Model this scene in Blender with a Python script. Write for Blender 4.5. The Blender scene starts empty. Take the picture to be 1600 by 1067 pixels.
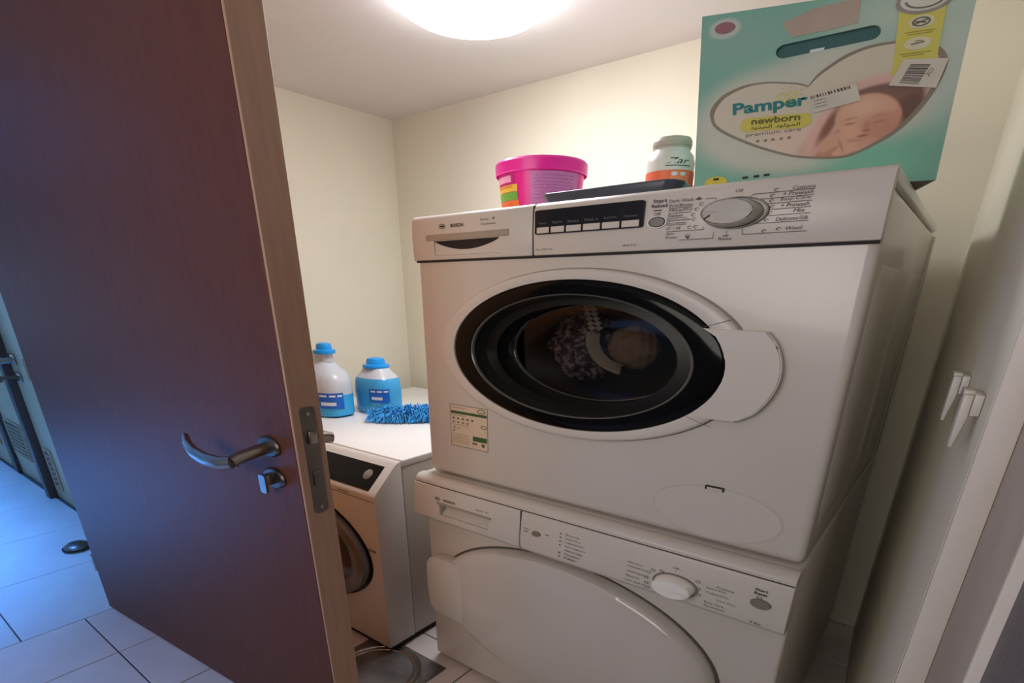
import bpy, bmesh, math, random
from mathutils import Vector, Matrix
from math import sin, cos, pi, radians

C = bpy.context.scene.collection
S = bpy.context.scene
random.seed(7)

# ------------------------------------------------------------------ camera, world, lights, exposure
cd = bpy.data.cameras.new('camera'); cam = bpy.data.objects.new('camera', cd); C.objects.link(cam)
cd.sensor_fit = 'HORIZONTAL'; cd.sensor_width = 36.0; cd.lens = 851.7 / 1600 * 36
cd.shift_y = (833.5 - 533.5) / 1600; cd.clip_start = 0.01; cd.clip_end = 60
cam.location = (0, 0, 1.045); cam.rotation_euler = (radians(90 - 23.962), 0, radians(38.07))
S.camera = cam
w = bpy.data.worlds.new('world'); S.world = w; w.use_nodes = True
w.node_tree.nodes['Background'].inputs[0].default_value = (0.30, 0.55, 1.0, 1)
w.node_tree.nodes['Background'].inputs[1].default_value = 1.5
S.view_settings.view_transform = 'Standard'; S.view_settings.look = 'None'
S.view_settings.gamma = 1; S.view_settings.use_curve_mapping = False
S.view_settings.exposure = 0.50
LAMP_STRENGTH = 20.5

def area(name, loc, rot, sx, sy, power, col):
    l = bpy.data.lights.new(name, 'AREA'); l.shape = 'RECTANGLE'; l.size = sx; l.size_y = sy
    l.energy = power; l.color = col
    o = bpy.data.objects.new(name, l); C.objects.link(o); o.location = loc; o.rotation_euler = rot
    return o
# daylight coming through the window at the far end of the corridor
area('corridor_daylight', (-7.05, -0.45, 0.95), (0, radians(-70), 0), 1.0, 1.4, 3, (0.25, 0.50, 1.0))
# added blue fill lamp under the closed ceiling, aimed down at the corridor floor
fill_c = area('corridor_floor_fill', (-3.9, -0.45, 1.70), (0, 0, 0), 2.6, 1.1, 46, (0.10, 0.34, 1.0)); fill_c.data.spread = radians(62)
# added bluish fill lamp that brightens the room floor before the door leaf
fill_r = area('room_floor_fill', (-1.55, -0.55, 1.70), (radians(8), 0, 0), 1.1, 0.9, 5, (0.25, 0.42, 1.0)); fill_r.data.spread = radians(70)
# added warm fill lamp behind the camera to lift the machine fronts
area('room_front_fill', (-0.55, -1.12, 1.32), (radians(92), 0, radians(6)), 1.5, 0.6, 6.6, (1.0, 0.93, 0.85)).data.spread = radians(130)

# ------------------------------------------------------------------ helpers
def lin(c):
    return tuple((v / 255 / 12.92 if v / 255 <= 0.04045 else ((v / 255 + 0.055) / 1.055) ** 2.4) for v in c) + (1,)

def mat(name, rgb, rough=0.5, metal=0.0, coat=0.0, noise=0.04, nscale=14.0, bump=0.0, bscale=200.0, spec=0.5, alpha=1.0, coord='Object', stretch=(1, 1, 1), trans=0.0, ior=1.45):
    m = bpy.data.materials.new(name); m.use_nodes = True; nt = m.node_tree; N = nt.nodes; K = nt.links
    b = N['Principled BSDF']
    b.inputs['Roughness'].default_value = rough; b.inputs['Metallic'].default_value = metal
    b.inputs['Coat Weight'].default_value = coat; b.inputs['Coat Roughness'].default_value = 0.06
    b.inputs['Specular IOR Level'].default_value = spec
    b.inputs['Transmission Weight'].default_value = trans; b.inputs['IOR'].default_value = ior
    tc = N.new('ShaderNodeTexCoord'); mp = N.new('ShaderNodeMapping'); mp.inputs['Scale'].default_value = stretch
    K.new(tc.outputs[coord], mp.inputs[0])
    nz = N.new('ShaderNodeTexNoise'); nz.inputs['Scale'].default_value = nscale; nz.inputs['Detail'].default_value = 4
    K.new(mp.outputs[0], nz.inputs['Vector'])
    r = N.new('ShaderNodeValToRGB'); c = lin(rgb)
    r.color_ramp.elements[0].position = 0.3; r.color_ramp.elements[1].position = 0.7
    r.color_ramp.elements[0].color = tuple(max(0, v * (1 - noise * 2)) for v in c[:3]) + (1,)
    r.color_ramp.elements[1].color = tuple(min(1, v * (1 + noise * 2)) for v in c[:3]) + (1,)
    K.new(nz.outputs['Fac'], r.inputs[0]); K.new(r.outputs[0], b.inputs['Base Color'])
    if bump:
        n2 = N.new('ShaderNodeTexNoise'); n2.inputs['Scale'].default_value = bscale; K.new(mp.outputs[0], n2.inputs['Vector'])
        bp = N.new('ShaderNodeBump'); bp.inputs['Strength'].default_value = bump; bp.inputs['Distance'].default_value = 0.002
        K.new(n2.outputs['Fac'], bp.inputs['Height']); K.new(bp.outputs[0], b.inputs['Normal'])
    return m

def emit(name, rgb, s):
    m = bpy.data.materials.new(name); m.use_nodes = True; nt = m.node_tree; nt.nodes.clear()
    e = nt.nodes.new('ShaderNodeEmission'); e.inputs[0].default_value = rgb + (1,); e.inputs[1].default_value = s
    o = nt.nodes.new('ShaderNodeOutputMaterial'); nt.links.new(e.outputs[0], o.inputs[0]); return m

def glass(name, tint, gloss=1.0, rough=0.02):
    m = bpy.data.materials.new(name); m.use_nodes = True; nt = m.node_tree; N = nt.nodes; N.clear()
    t = N.new('ShaderNodeBsdfTransparent'); t.inputs[0].default_value = tint + (1,)
    g = N.new('ShaderNodeBsdfGlossy'); g.inputs['Roughness'].default_value = rough; g.inputs[0].default_value = (gloss, gloss, gloss, 1)
    f = N.new('ShaderNodeFresnel'); f.inputs[0].default_value = 1.5
    x = N.new('ShaderNodeMixShader'); o = N.new('ShaderNodeOutputMaterial'); K = nt.links
    K.new(f.outputs[0], x.inputs[0]); K.new(t.outputs[0], x.inputs[1]); K.new(g.outputs[0], x.inputs[2]); K.new(x.outputs[0], o.inputs[0])
    return m

def thing(name, label, cat, loc=(0, 0, 0), rz=0.0, group=None, kind=None):
    o = bpy.data.objects.new(name, None); o.empty_display_size = 0.05; C.objects.link(o)
    o.location = loc; o.rotation_euler = (0, 0, rz)
    if label: o['label'] = label
    if cat: o['category'] = cat
    if group: o['group'] = group
    if kind: o['kind'] = kind
    return o

def world_loc(p):
    v = Vector((0, 0, 0))
    while p is not None:
        v = v + Vector(p.location); p = p.parent
    return v

def obj(name, me, m=None, parent=None, local=False, smooth=True, **tags):
    """me: mesh in world coordinates (or parent-local when local=True)"""
    if isinstance(me, bmesh.types.BMesh):
        b = me; me = bpy.data.meshes.new(name); bmesh.ops.recalc_face_normals(b, faces=b.faces); b.to_mesh(me); b.free()
    if parent is not None and not local:
        me.transform(Matrix.Translation(-world_loc(parent)))
    o = bpy.data.objects.new(name, me); C.objects.link(o)
    if m is not None: me.materials.append(m)
    if parent is not None: o.parent = parent
    if smooth:
        try: me.shade_smooth()
        except Exception: pass
        try: me.set_sharp_from_angle(angle=radians(38))
        except Exception: pass
    for k, v in tags.items(): o[k] = v
    return o

def box(x0, x1, y0, y1, z0, z1, bev=0.0, seg=2, bm=None):
    new = bm is None
    b = bmesh.new()
    bmesh.ops.create_cube(b, size=1)
    bmesh.ops.scale(b, vec=(x1 - x0, y1 - y0, z1 - z0), verts=b.verts)
    bmesh.ops.translate(b, vec=((x0 + x1) / 2, (y0 + y1) / 2, (z0 + z1) / 2), verts=b.verts)
    if bev: bmesh.ops.bevel(b, geom=b.edges[:], offset=bev, segments=seg, profile=0.5, affect='EDGES')
    if new: return b
    t = bpy.data.meshes.new('tmp'); b.to_mesh(t); b.free(); bm.from_mesh(t); bpy.data.meshes.remove(t)
    return bm

def join(*bms):
    r = bmesh.new()
    for b in bms:
        t = bpy.data.meshes.new('tmp'); b.to_mesh(t); b.free(); r.from_mesh(t); bpy.data.meshes.remove(t)
    return r

def prism(pts, axis, a0, a1, bev=0.0, seg=2):
    """pts: 2D outline; axis 'x': pts=(y,z); 'y': pts=(x,z); 'z': pts=(x,y)"""
    b = bmesh.new()
    def P(p, a):
        return {'x': (a, p[0], p[1]), 'y': (p[0], a, p[1]), 'z': (p[0], p[1], a)}[axis]
    A = [b.verts.new(P(p, a0)) for p in pts]; B = [b.verts.new(P(p, a1)) for p in pts]
    b.faces.new(A); b.faces.new(B[::-1])
    for i in range(len(pts)):
        j = (i + 1) % len(pts); b.faces.new((A[i], B[i], B[j], A[j]))
    bmesh.ops.recalc_face_normals(b, faces=b.faces)
    if bev:
        caps = [e for e in b.edges if e.is_manifold and e.calc_face_angle(0) > 0.5]
        bmesh.ops.bevel(b, geom=caps, offset=bev, segments=seg, profile=0.5, affect='EDGES')
    return b

KZ = 0.456     # the machines' round doors are wider than tall
def ring(profile, cx, cz, kz=KZ, seg=96, y0=0.0, closed=False):
    """revolve (r, y) about the Y axis, squashed by kz in z"""
    b = bmesh.new(); rows = []
    for r, y in profile:
        if r <= 1e-6: rows.append([b.verts.new((cx, y + y0, cz))])
        else: rows.append([b.verts.new((cx + r * cos(2 * pi * i / seg), y + y0, cz + kz * r * sin(2 * pi * i / seg))) for i in range(seg)])
    pairs = list(zip(rows, rows[1:])) + ([(rows[-1], rows[0])] if closed else [])
    for R0, R1 in pairs:
        for i in range(seg):
            j = (i + 1) % seg
            if len(R0) == 1 and len(R1) == 1: continue
            if len(R0) == 1: b.faces.new((R0[0], R1[i], R1[j]))
            elif len(R1) == 1: b.faces.new((R0[i], R0[j], R1[0]))
            else: b.faces.new((R0[i], R0[j], R1[j], R1[i]))
    return b

def lathe(profile, cx, cy, sx=1.0, sy=1.0, seg=48, sq=2.0):
    """revolve (r, z) about Z; sq > 2 gives a squarer footprint"""
    b = bmesh.new(); rows = []
    for r, z in profile:
        if r <= 1e-6: rows.append([b.verts.new((cx, cy, z))]); continue
        row = []
        for i in range(seg):
            t = 2 * pi * i / seg; c, s = cos(t), sin(t)
            k = (abs(c) ** sq + abs(s) ** sq) ** (-1 / sq)
            row.append(b.verts.new((cx + r * sx * c * k, cy + r * sy * s * k, z)))
        rows.append(row)
    for R0, R1 in zip(rows, rows[1:]):
        for i in range(seg):
            j = (i + 1) % seg
            if len(R0) == 1: b.faces.new((R0[0], R1[i], R1[j]))
            elif len(R1) == 1: b.faces.new((R0[i], R0[j], R1[0]))
            else: b.faces.new((R0[i], R0[j], R1[j], R1[i]))
    return b

def tube(path, radii, seg=16, flat=(1.0, 1.0), caps=True):
    b = bmesh.new(); rows = []; P = [Vector(p) for p in path]
    if not hasattr(radii, '__len__'): radii = [radii] * len(P)
    up = Vector((0, 0, 1))
    for i, p in enumerate(P):
        d = (P[min(i + 1, len(P) - 1)] - P[max(i - 1, 0)]).normalized()
        s = d.cross(up)
        if s.length < 1e-4: s = Vector((1, 0, 0))
        s.normalize(); v = s.cross(d).normalized()
        rows.append([b.verts.new(p + (s * cos(2 * pi * k / seg) * flat[0] + v * sin(2 * pi * k / seg) * flat[1]) * radii[i]) for k in range(seg)])
    for A, B in zip(rows, rows[1:]):
        for i in range(seg):
            j = (i + 1) % seg; b.faces.new((A[i], A[j], B[j], B[i]))
    if caps: b.faces.new(rows[0][::-1]); b.faces.new(rows[-1])
    return b

def cut(o, cb):
    """boolean difference; cb: bmesh in the same space as o's mesh data + parents' offset"""
    me = bpy.data.meshes.new('c'); bmesh.ops.recalc_face_normals(cb, faces=cb.faces); cb.to_mesh(me); cb.free()
    c = bpy.data.objects.new('c', me); C.objects.link(c)
    off = world_loc(o)
    me.transform(Matrix.Translation(-off))
    par = o.parent; o.parent = None
    md = o.modifiers.new('b', 'BOOLEAN'); md.operation = 'DIFFERENCE'; md.solver = 'EXACT'; md.object = c
    bpy.context.view_layer.update()
    dg = bpy.context.evaluated_depsgraph_get()
    nm = bpy.data.meshes.new_from_object(o.evaluated_get(dg), depsgraph=dg)
    o.modifiers.clear(); o.data = nm; o.parent = par
    bpy.data.objects.remove(c); bpy.data.meshes.remove(me)
    try: nm.set_sharp_from_angle(angle=radians(38))
    except Exception: pass
    return o

_tc = {}
def text_bm(s, bl, br, tl, bold=0.0, shear=0.0, per_line=1.0):
    """lettering as a flat mesh fitted into the parallelogram bl, br, tl (3-D points)"""
    cu = bpy.data.curves.new('t', 'FONT'); cu.body = s; cu.size = 1; cu.offset = bold; cu.shear = shear
    cu.resolution_u = 3; cu.space_line = per_line
    o = bpy.data.objects.new('t', cu); C.objects.link(o)
    bpy.context.view_layer.update(); dg = bpy.context.evaluated_depsgraph_get()
    me = bpy.data.meshes.new_from_object(o.evaluated_get(dg), depsgraph=dg)
    xs = [v.co.x for v in me.vertices]; ys = [v.co.y for v in me.vertices]
    b = bmesh.new()
    if xs:
        x0, x1, y0, y1 = min(xs), max(xs), min(ys), max(ys)
        bl, br, tl = Vector(bl), Vector(br), Vector(tl)
        for v in me.vertices:
            a = (v.co.x - x0) / max(1e-6, x1 - x0); c = (v.co.y - y0) / max(1e-6, y1 - y0)
            v.co = bl + (br - bl) * a + (tl - bl) * c
        b.from_mesh(me)
    bpy.data.objects.remove(o); bpy.data.curves.remove(cu); bpy.data.meshes.remove(me)
    return b

def txt(s, x, z, wd, h, y, **k):      # on a plane facing the room (-y)
    return text_bm(s, (x, y, z), (x + wd, y, z), (x, y, z + h), **k)

def line(x0, z0, x1, z1, t, y):
    d = Vector((x1 - x0, 0, z1 - z0)).normalized(); n = Vector((-d.z, 0, d.x)) * t / 2
    b = bmesh.new(); p = [Vector((x0, y, z0)) + n, Vector((x1, y, z1)) + n, Vector((x1, y, z1)) - n, Vector((x0, y, z0)) - n]
    b.faces.new([b.verts.new(v) for v in p]); return b

def arc_line(cx, cz, rx, rz, a0, a1, t, y, n=32):
    b = bmesh.new(); A = []; B = []
    for i in range(n + 1):
        a = radians(a0 + (a1 - a0) * i / n); c, s = cos(a), sin(a)
        A.append(b.verts.new((cx + (rx + t) * c, y, cz + (rz + t * .6) * s))); B.append(b.verts.new((cx + (rx - t) * c, y, cz + (rz - t * .6) * s)))
    for i in range(n): b.faces.new((A[i], A[i + 1], B[i + 1], B[i]))
    return b

def rrect(x0, x1, z0, z1, r, rz=None, n=5):
    rz = rz if rz is not None else r * KZ
    p = []
    for cx, cz, a in ((x1 - r, z1 - rz, 0), (x0 + r, z1 - rz, 90), (x0 + r, z0 + rz, 180), (x1 - r, z0 + rz, 270)):
        for i in range(n + 1):
            t = radians(a + 90 * i / n); p.append((cx + r * cos(t), cz + rz * sin(t)))
    return p

# ------------------------------------------------------------------ materials
M = {}
M['wall'] = mat('cream_paint', (226, 220, 200), 0.75, noise=0.015, nscale=3, bump=0.15, bscale=90)
M['ceil'] = mat('ceiling_paint', (222, 216, 212), 0.8, noise=0.01, nscale=3)
M['tile'] = mat('pale_tile', (214, 204, 200), 0.22, noise=0.03, nscale=6, spec=0.5)
M['ctile'] = mat('corridor_tile', (205, 208, 212), 0.28, noise=0.03, nscale=5)
M['grout'] = mat('grout', (92, 86, 88), 0.9)
M['wood'] = mat('dark_brown_veneer', (96, 56, 38), 0.42, noise=0.06, nscale=9, bump=0.15, bscale=60, stretch=(8, 8, 0.9), spec=0.28)
M['woodback'] = mat('orange_bounce_veneer', (214, 150, 100), 0.4, noise=0.06, nscale=9, stretch=(8, 8, 0.9))  # unseen inner face of the leaf, made lighter orange to bounce warm light
M['lip'] = mat('tan_edge_lipping', (186, 148, 124), 0.45, noise=0.04, nscale=10, stretch=(8, 8, 0.8))
M['steel'] = mat('brushed_steel', (170, 166, 160), 0.26, metal=1.0, noise=0.03)
M['dsteel'] = mat('worn_steel', (120, 114, 108), 0.38, metal=1.0, noise=0.10, nscale=10)
M['plate'] = mat('drain_plate_steel', (125, 122, 120), 0.45, metal=0.8, noise=0.22, nscale=9)
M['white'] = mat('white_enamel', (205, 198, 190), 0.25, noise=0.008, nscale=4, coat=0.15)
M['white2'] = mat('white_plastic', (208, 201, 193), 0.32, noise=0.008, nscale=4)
M['whitel'] = mat('bright_and_lit_white', (238, 235, 230), 0.3, noise=0.01, nscale=4)  # lighter white; on the machine tops it carries the lamp's light in the colour
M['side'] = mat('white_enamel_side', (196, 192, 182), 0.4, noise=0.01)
M['seam'] = mat('dark_seam_and_shade', (42, 36, 34), 0.8)
M['black'] = mat('black_gloss', (10, 10, 11), 0.10, noise=0.0, spec=0.18)
M['disp'] = mat('display_black', (34, 33, 38), 0.12, noise=0.02)
M['bowl'] = mat('smoked_bowl_glass', (34, 35, 35), 0.10, noise=0.05, coat=0.5)
M['drum'] = mat('dark_drum_steel', (26, 24, 22), 0.4, metal=0.3, noise=0.05)
M['ink'] = mat('grey_print', (88, 80, 76), 0.7)
M['inkd'] = mat('dark_print', (52, 46, 44), 0.7)
M['inkl'] = mat('light_print', (112, 112, 116), 0.6)
M['btn'] = mat('grey_button', (128, 122, 112), 0.4)
M['knob'] = mat('knob_silver', (188, 182, 174), 0.45)
M['chrome'] = mat('chrome_trim', (205, 203, 200), 0.15, metal=1.0)
M['clear'] = glass('clear_glass', (0.62, 0.60, 0.58), gloss=0.6, rough=0.06)
M['trim'] = mat('cream_gloss_paint', (224, 214, 203), 0.4, noise=0.01)
M['beige'] = mat('beige_reveal', (166, 152, 138), 0.5, noise=0.02)
M['dgrey'] = mat('dark_grey_laminate', (96, 88, 88), 0.6, noise=0.10, nscale=220)
M['cdoor'] = mat('beige_corridor_door', (190, 160, 118), 0.45, noise=0.03, nscale=8, stretch=(6, 6, 1))
M['cdark'] = mat('dark_door_edge', (80, 62, 52), 0.5)
M['pink'] = mat('hot_pink_plastic', (238, 30, 150), 0.3, noise=0.01)
M['pinklid'] = mat('hot_pink_lid', (244, 48, 168), 0.3, noise=0.01)
M['lilac'] = mat('lilac_label', (206, 128, 190), 0.5, noise=0.05, nscale=200)
M['lightpink'] = mat('pale_pink_label', (246, 170, 205), 0.5)
M['mag'] = mat('magenta_label_ground', (196, 36, 120), 0.5)
M['lyel'] = mat('yellow_label', (238, 190, 70), 0.5)
M['lgrn'] = mat('green_label', (110, 170, 62), 0.5)
M['lorg'] = mat('orange_label', (242, 120, 52), 0.5)
M['slate'] = mat('slate_plastic', (72, 76, 88), 0.3, noise=0.04)
M['mauve'] = mat('mauve_film', (196, 150, 158), 0.5)
M['olab'] = mat('orange_bottle_label', (236, 112, 76), 0.5, noise=0.02)
M['olab2'] = mat('dark_orange_print', (206, 84, 58), 0.5)
M['capw'] = mat('frosted_cap', (190, 184, 170), 0.4)
M['frost'] = mat('frosted_bottle_plastic', (222, 220, 212), 0.3)
M['jug'] = mat('translucent_jug_plastic', (222, 226, 230), 0.3, noise=0.02, trans=0.25)
M['liq'] = mat('blue_detergent', (58, 168, 226), 0.25, noise=0.03, nscale=6)
M['liq2'] = mat('blue_detergent_bottle', (62, 160, 214), 0.25, noise=0.04, nscale=6)
M['bcap'] = mat('bright_blue_cap', (20, 150, 226), 0.3, noise=0.01)
M['blab'] = mat('deep_blue_label', (28, 100, 196), 0.4)
M['wprint'] = mat('white_print', (214, 222, 232), 0.5)
M['fluff'] = mat('blue_microfibre', (66, 166, 230), 0.85, noise=0.12, nscale=60)
M['plug'] = mat('white_socket_plastic', (206, 200, 190), 0.35)
M['rubber'] = mat('black_rubber', (24, 24, 24), 0.7)

# ------------------------------------------------------------------ room shell
XL, YB, ZC = -2.19, 1.95, 1.721
def struct(name, bm, m, **k): return obj(name, bm, m, kind='structure', **k)
floor = struct('floor', box(-7.3, 0.6, -1.3, 2.1, -0.06, -0.004), M['grout'])
tx, ty = 0.3125, 0.335
base = {}
def tile(x0, x1, y0, y1, m):
    key = (round(x1 - x0, 3), round(y1 - y0, 3), m.name)
    if key not in base:
        g = 0.0022; b = box(g, (x1 - x0) - g, g, (y1 - y0) - g, -0.004, 0.0, 0.0012, 1)
        me = bpy.data.meshes.new('tile'); b.to_mesh(me); b.free(); me.materials.append(m); base[key] = me
    o = bpy.data.objects.new('tile', base[key]); C.objects.link(o); o.parent = floor; o.location = (x0, y0, 0)
for i in range(7):
    for j in range(-3, 6):
        x0 = -2.175 + i * tx; y0 = 0.02 + j * ty
        y1 = min(y0 + ty, YB)
        if x0 > -0.1 : continue
        tile(x0, x0 + tx, y0, y1, M['tile'])
for i in range(10):
    for j in range(-2, 2):
        x1 = -2.175 - i * 0.505; y0 = -0.32 + j * 0.50
        tile(x1 - 0.505, x1, y0, min(y0 + 0.50, 0.68) if j == 1 else y0 + 0.50, M['ctile'])

struct('ceiling', box(-7.3, 0.6, -1.3, 2.1, ZC, ZC + 0.06), M['ceil'])
struct('wall_back', box(XL - 0.15, 0.3, YB, YB + 0.1, 0, ZC), M['wall'])
wl = struct('wall_left', box(XL - 0.12, XL, 0.50, YB, 0, ZC), M['wall'])
b = box(XL - 0.12, XL, -1.3, -0.78, 0, ZC); struct('wall_left_front', b, M['wall'])
struct('wall_left_lintel', box(XL - 0.12, XL, -0.78, 0.50, 1.66, ZC), M['wall'])
b = prism([(-0.050, YB), (0.30, YB), (0.30, 0.80), (0.042, 0.80)], 'z', 0, ZC); struct('wall_right', b, M['wall'], smooth=False)
struct('wall_front', box(XL - 0.12, 0.6, -1.3, -1.2, 0, ZC), M['wall'])
# right doorway: casing face, reveal, casing edge and the dark leaf beyond
struct('trim_1', prism([(0.0425, 0.798), (0.0425, 0.78), (0.072, 0.78), (0.072, 0.798)], 'z', 0, ZC, 0.002), M['trim'])
struct('trim_2', box(0.072, 0.30, 0.535, 0.799, 0, ZC), M['beige'], smooth=False)
struct('trim_3', box(0.0725, 0.30, 0.522, 0.5345, 0, ZC, 0.002), M['trim'])
struct('door_3', box(0.081, 0.30, -1.2, 0.521, 0.004, ZC - 0.01), M['dgrey'], smooth=False, label='dark grey speckled door leaf at the lower right corner, beyond the cream casing')
# corridor
struct('wall_corridor', box(-7.3, XL - 0.12, 0.72, 0.84, 0, ZC), M['wall'])
struct('wall_corridor_front', box(-7.3, XL - 0.12, -1.4, -1.3, 0, ZC), M['wall'])
we = box(-7.3, -7.2, -1.3, 0.72, 0, ZC); we = struct('wall_corridor_end', we, M['wall'])
cut(we, box(-7.4, -7.1, -1.15, 0.25, 0.35, 1.5))
win = thing('window_1', None, None, (-7.25, -0.45, 0.35), kind='structure')
fr = bmesh.new()
for a in ((-7.22, -7.16, -1.17, -1.11, 0.33, 1.52), (-7.22, -7.16, 0.21, 0.27, 0.33, 1.52), (-7.22, -7.16, -1.17, 0.27, 1.46, 1.52), (-7.22, -7.16, -1.17, 0.27, 0.33, 0.39), (-7.22, -7.18, -0.47, -0.43, 0.39, 1.46)): box(*a, bm=fr)
obj('window_frame', fr, M['trim'], win)
obj('pane', box(-7.205, -7.2, -1.11, 0.21, 0.39, 1.46), M['clear'], win)

# corridor doors (service cupboards with vents) set into the corridor wall
def grille(x0, x1, z0, z1, y, par, n):
    g = obj('vent_grille', box(x0, x1, y - 0.004, y, z0, z1), M['cdark'], par)
    for k in range(n):
        zz = z0 + 0.010 + (z1 - z0 - 0.014) * k / n
        bmx = prism([(y - 0.005, zz), (y - 0.012, zz + 0.002), (y - 0.012, zz + 0.005), (y - 0.005, zz + 0.007)], 'x', x0 + 0.03, x1 - 0.012)
        obj('slat', bmx, M['cdoor'], g, smooth=False)
    f = bmesh.new(); t = 0.012
    for a in ((x0 - t, x0, z0 - t * .6, z1 + t * .6), (x1, x1 + t, z0 - t * .6, z1 + t * .6), (x0, x1, z1, z1 + t * .6), (x0, x1, z0 - t * .6, z0)): box(a[0], a[1], y - 0.008, y, a[2], a[3], bm=f)
    obj('grille_frame', f, M['cdoor'], g)
d4 = thing('door_4', 'beige corridor door with a small vent and a lever handle, left of the brown door leaf', None, (-3.36, 0.70, 0), kind='structure')
obj('door_panel', box(-3.735, -2.70, 0.69, 0.719, 0.004, 1.50, 0.002), M['cdoor'], d4)
obj('door_edge', box(-3.805, -3.736, 0.652, 0.719, 0.0, 1.50, 0.002), M['cdark'], d4, label='dark brown upright edge strip')
grille(-3.665, -3.575, 0.08, 0.285, 0.689, d4, 7)
hd = obj('handle', tube([(-3.66, 0.689, .735), (-3.66, 0.60, .735), (-3.68, 0.585, .735), (-3.80, 0.585, .735)], 0.018), M['steel'], d4)
obj('rose', join(box(-3.70, -3.60, 0.680, 0.689, .715, .765, .003), box(-3.70, -3.60, 0.680, 0.689, .635, .675, .003)), M['steel'], hd)
obj('key', join(box(-3.66, -3.64, 0.62, 0.681, .650, .664), box(-3.665, -3.635, 0.60, 0.62, .640, .668)), M['dsteel'], hd)
d5 = thing('door_5', 'beige corridor cupboard door with a louvred vent near the floor, at the left edge of the photo', None, (-4.1, 0.70, 0), kind='structure')
obj('door_panel', box(-4.46, -3.806, 0.695, 0.719, 0.004, 1.50, 0.002), M['cdoor'], d5)
grille(-4.40, -4.08, 0.145, 0.345, 0.694, d5, 8)
obj('door_edge', box(-4.56, -4.461, 0.675, 0.719, 0.0, 1.50, 0.002), M['cdark'], d5)
struct('door_6', box(-5.6, -4.562, 0.69, 0.719, 0.004, 1.50, 0.002), M['cdoor'], label='beige panel at the far end of the corridor wall')
grille(-5.3, -4.72, 0.15, 0.345, 0.689, bpy.data.objects['door_6'], 8)

# ------------------------------------------------------------------ the open brown door leaf
th = radians(4.901)
leaf = thing('door_1', 'large dark brown wooden door leaf standing open on the left with steel lever handles', None, (-2.1885, 0.4365, 0), kind='structure')
leaf.rotation_euler = (0, 0, th)
LW, LT, LH = 1.2485, 0.0675, 1.655
o = obj('door_panel', box(0, LW - 0.006, 0, LT - 0.002, 0.006, LH, 0.0015, 1), M['wood'], leaf, local=True)
obj('inner_face', box(0.001, LW - 0.007, LT - 0.002, LT, 0.007, LH - 0.001), M['woodback'], leaf, local=True)
obj('edge_lipping', box(LW - 0.006, LW, 0, LT, 0.006, LH, 0.0015, 1), M['lip'], leaf, local=True, label='tan wooden edge strip')
fp = obj('lock_faceplate', prism([(a, c) for a, c in rrect(0.018, 0.052, 0.632, 0.845, 0.010, 0.008)], 'x', LW, LW + 0.0015), M['dsteel'], leaf, local=True)
obj('latch_bolt', box(LW + 0.0015, LW + 0.010, 0.026, 0.044, 0.775, 0.800, 0.002), M['steel'], fp, local=True)
obj('deadbolt', box(LW + 0.0015, LW + 0.004, 0.026, 0.044, 0.690, 0.722, 0.001), M['dsteel'], fp, local=True)
for z in (0.832, 0.644): obj('screw', tube([(LW + 0.001, 0.035, z), (LW + 0.0025, 0.035, z)], 0.004), M['steel'], fp, local=True)
def lever(side):
    y0 = 0.0 if side < 0 else LT; s = side; hx = LW - 0.083; hz = 0.765
    P = [(hx, y0, hz), (hx, y0 + s * .030, hz - .003), (hx - 0.004, y0 + s * .070, hz - .010)]
    grip = [(hx - .004, y0 + s * .082, hz - .014), (hx - .030, y0 + s * .090, hz - .018), (hx - .075, y0 + s * .092, hz - .017), (hx - .12, y0 + s * .088, hz - .012), (hx - .16, y0 + s * .078, hz - .002), (hx - .185, y0 + s * .066, hz + .008)]
    h = obj('door_handle', tube(P + [grip[0]], [.0115, .0115, .0115, .0125], 20), M['steel'], leaf, local=True)
    obj('lever_grip', tube(grip, [.012, .0135, .014, .0135, .012, .009], 20, flat=(0.75, 1.0)), M['steel'], h, local=True)
    b = ring([(0.0, s * 0.008), (.030, s * 0.008), (.034, s * 0.004), (.034, 0)], hx, hz, 0.62, 40, y0)
    obj('rose', b, M['dsteel'], h, local=True)
    e = obj('keyhole_rose', ring([(0.0, s * 0.008), (.030, s * 0.008), (.034, s * 0.004), (.034, 0)], hx, 0.700, 0.62, 40, y0), M['dsteel'], leaf, local=True)
    ys = sorted((y0 + s * .0081, y0 + s * .026)); yh = sorted((y0 + s * .0262, y0 + s * .032))
    obj('key', join(box(hx - .008, hx + .008, ys[0], ys[1], .690, .712, .002), prism(rrect(hx - .010, hx + .010, .676, .714, .006, .006), 'y', yh[0], yh[1])), M['steel'], e, local=True)
lever(-1); lever(1)
for z in (0.15, 0.8, 1.4): obj('hinge', tube([(-0.004, 0.004, z), (-0.004, 0.004, z + 0.06)], 0.008), M['steel'], leaf, local=True)

# ------------------------------------------------------------------ ceiling lamp
lc = (-1.165, 1.335)
lamp = thing('ceiling_light', 'round glowing white dome lamp on the ceiling', 'lamp', (lc[0], lc[1], ZC))
obj('lamp_base', lathe([(0.0, ZC - 0.0005), (0.20, ZC - 0.0005), (0.20, ZC - 0.014), (0.0, ZC - 0.014)], *lc), M['whitel'], lamp)
obj('diffuser', lathe([(0.0, ZC - 0.058), (0.06, ZC - 0.057), (0.12, ZC - 0.051), (0.17, ZC - 0.038), (0.198, ZC - 0.022), (0.205, ZC - 0.0145)], *lc, seg=64), emit('lamp_glow', (0.90, 0.93, 1.0), LAMP_STRENGTH), lamp)

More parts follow.
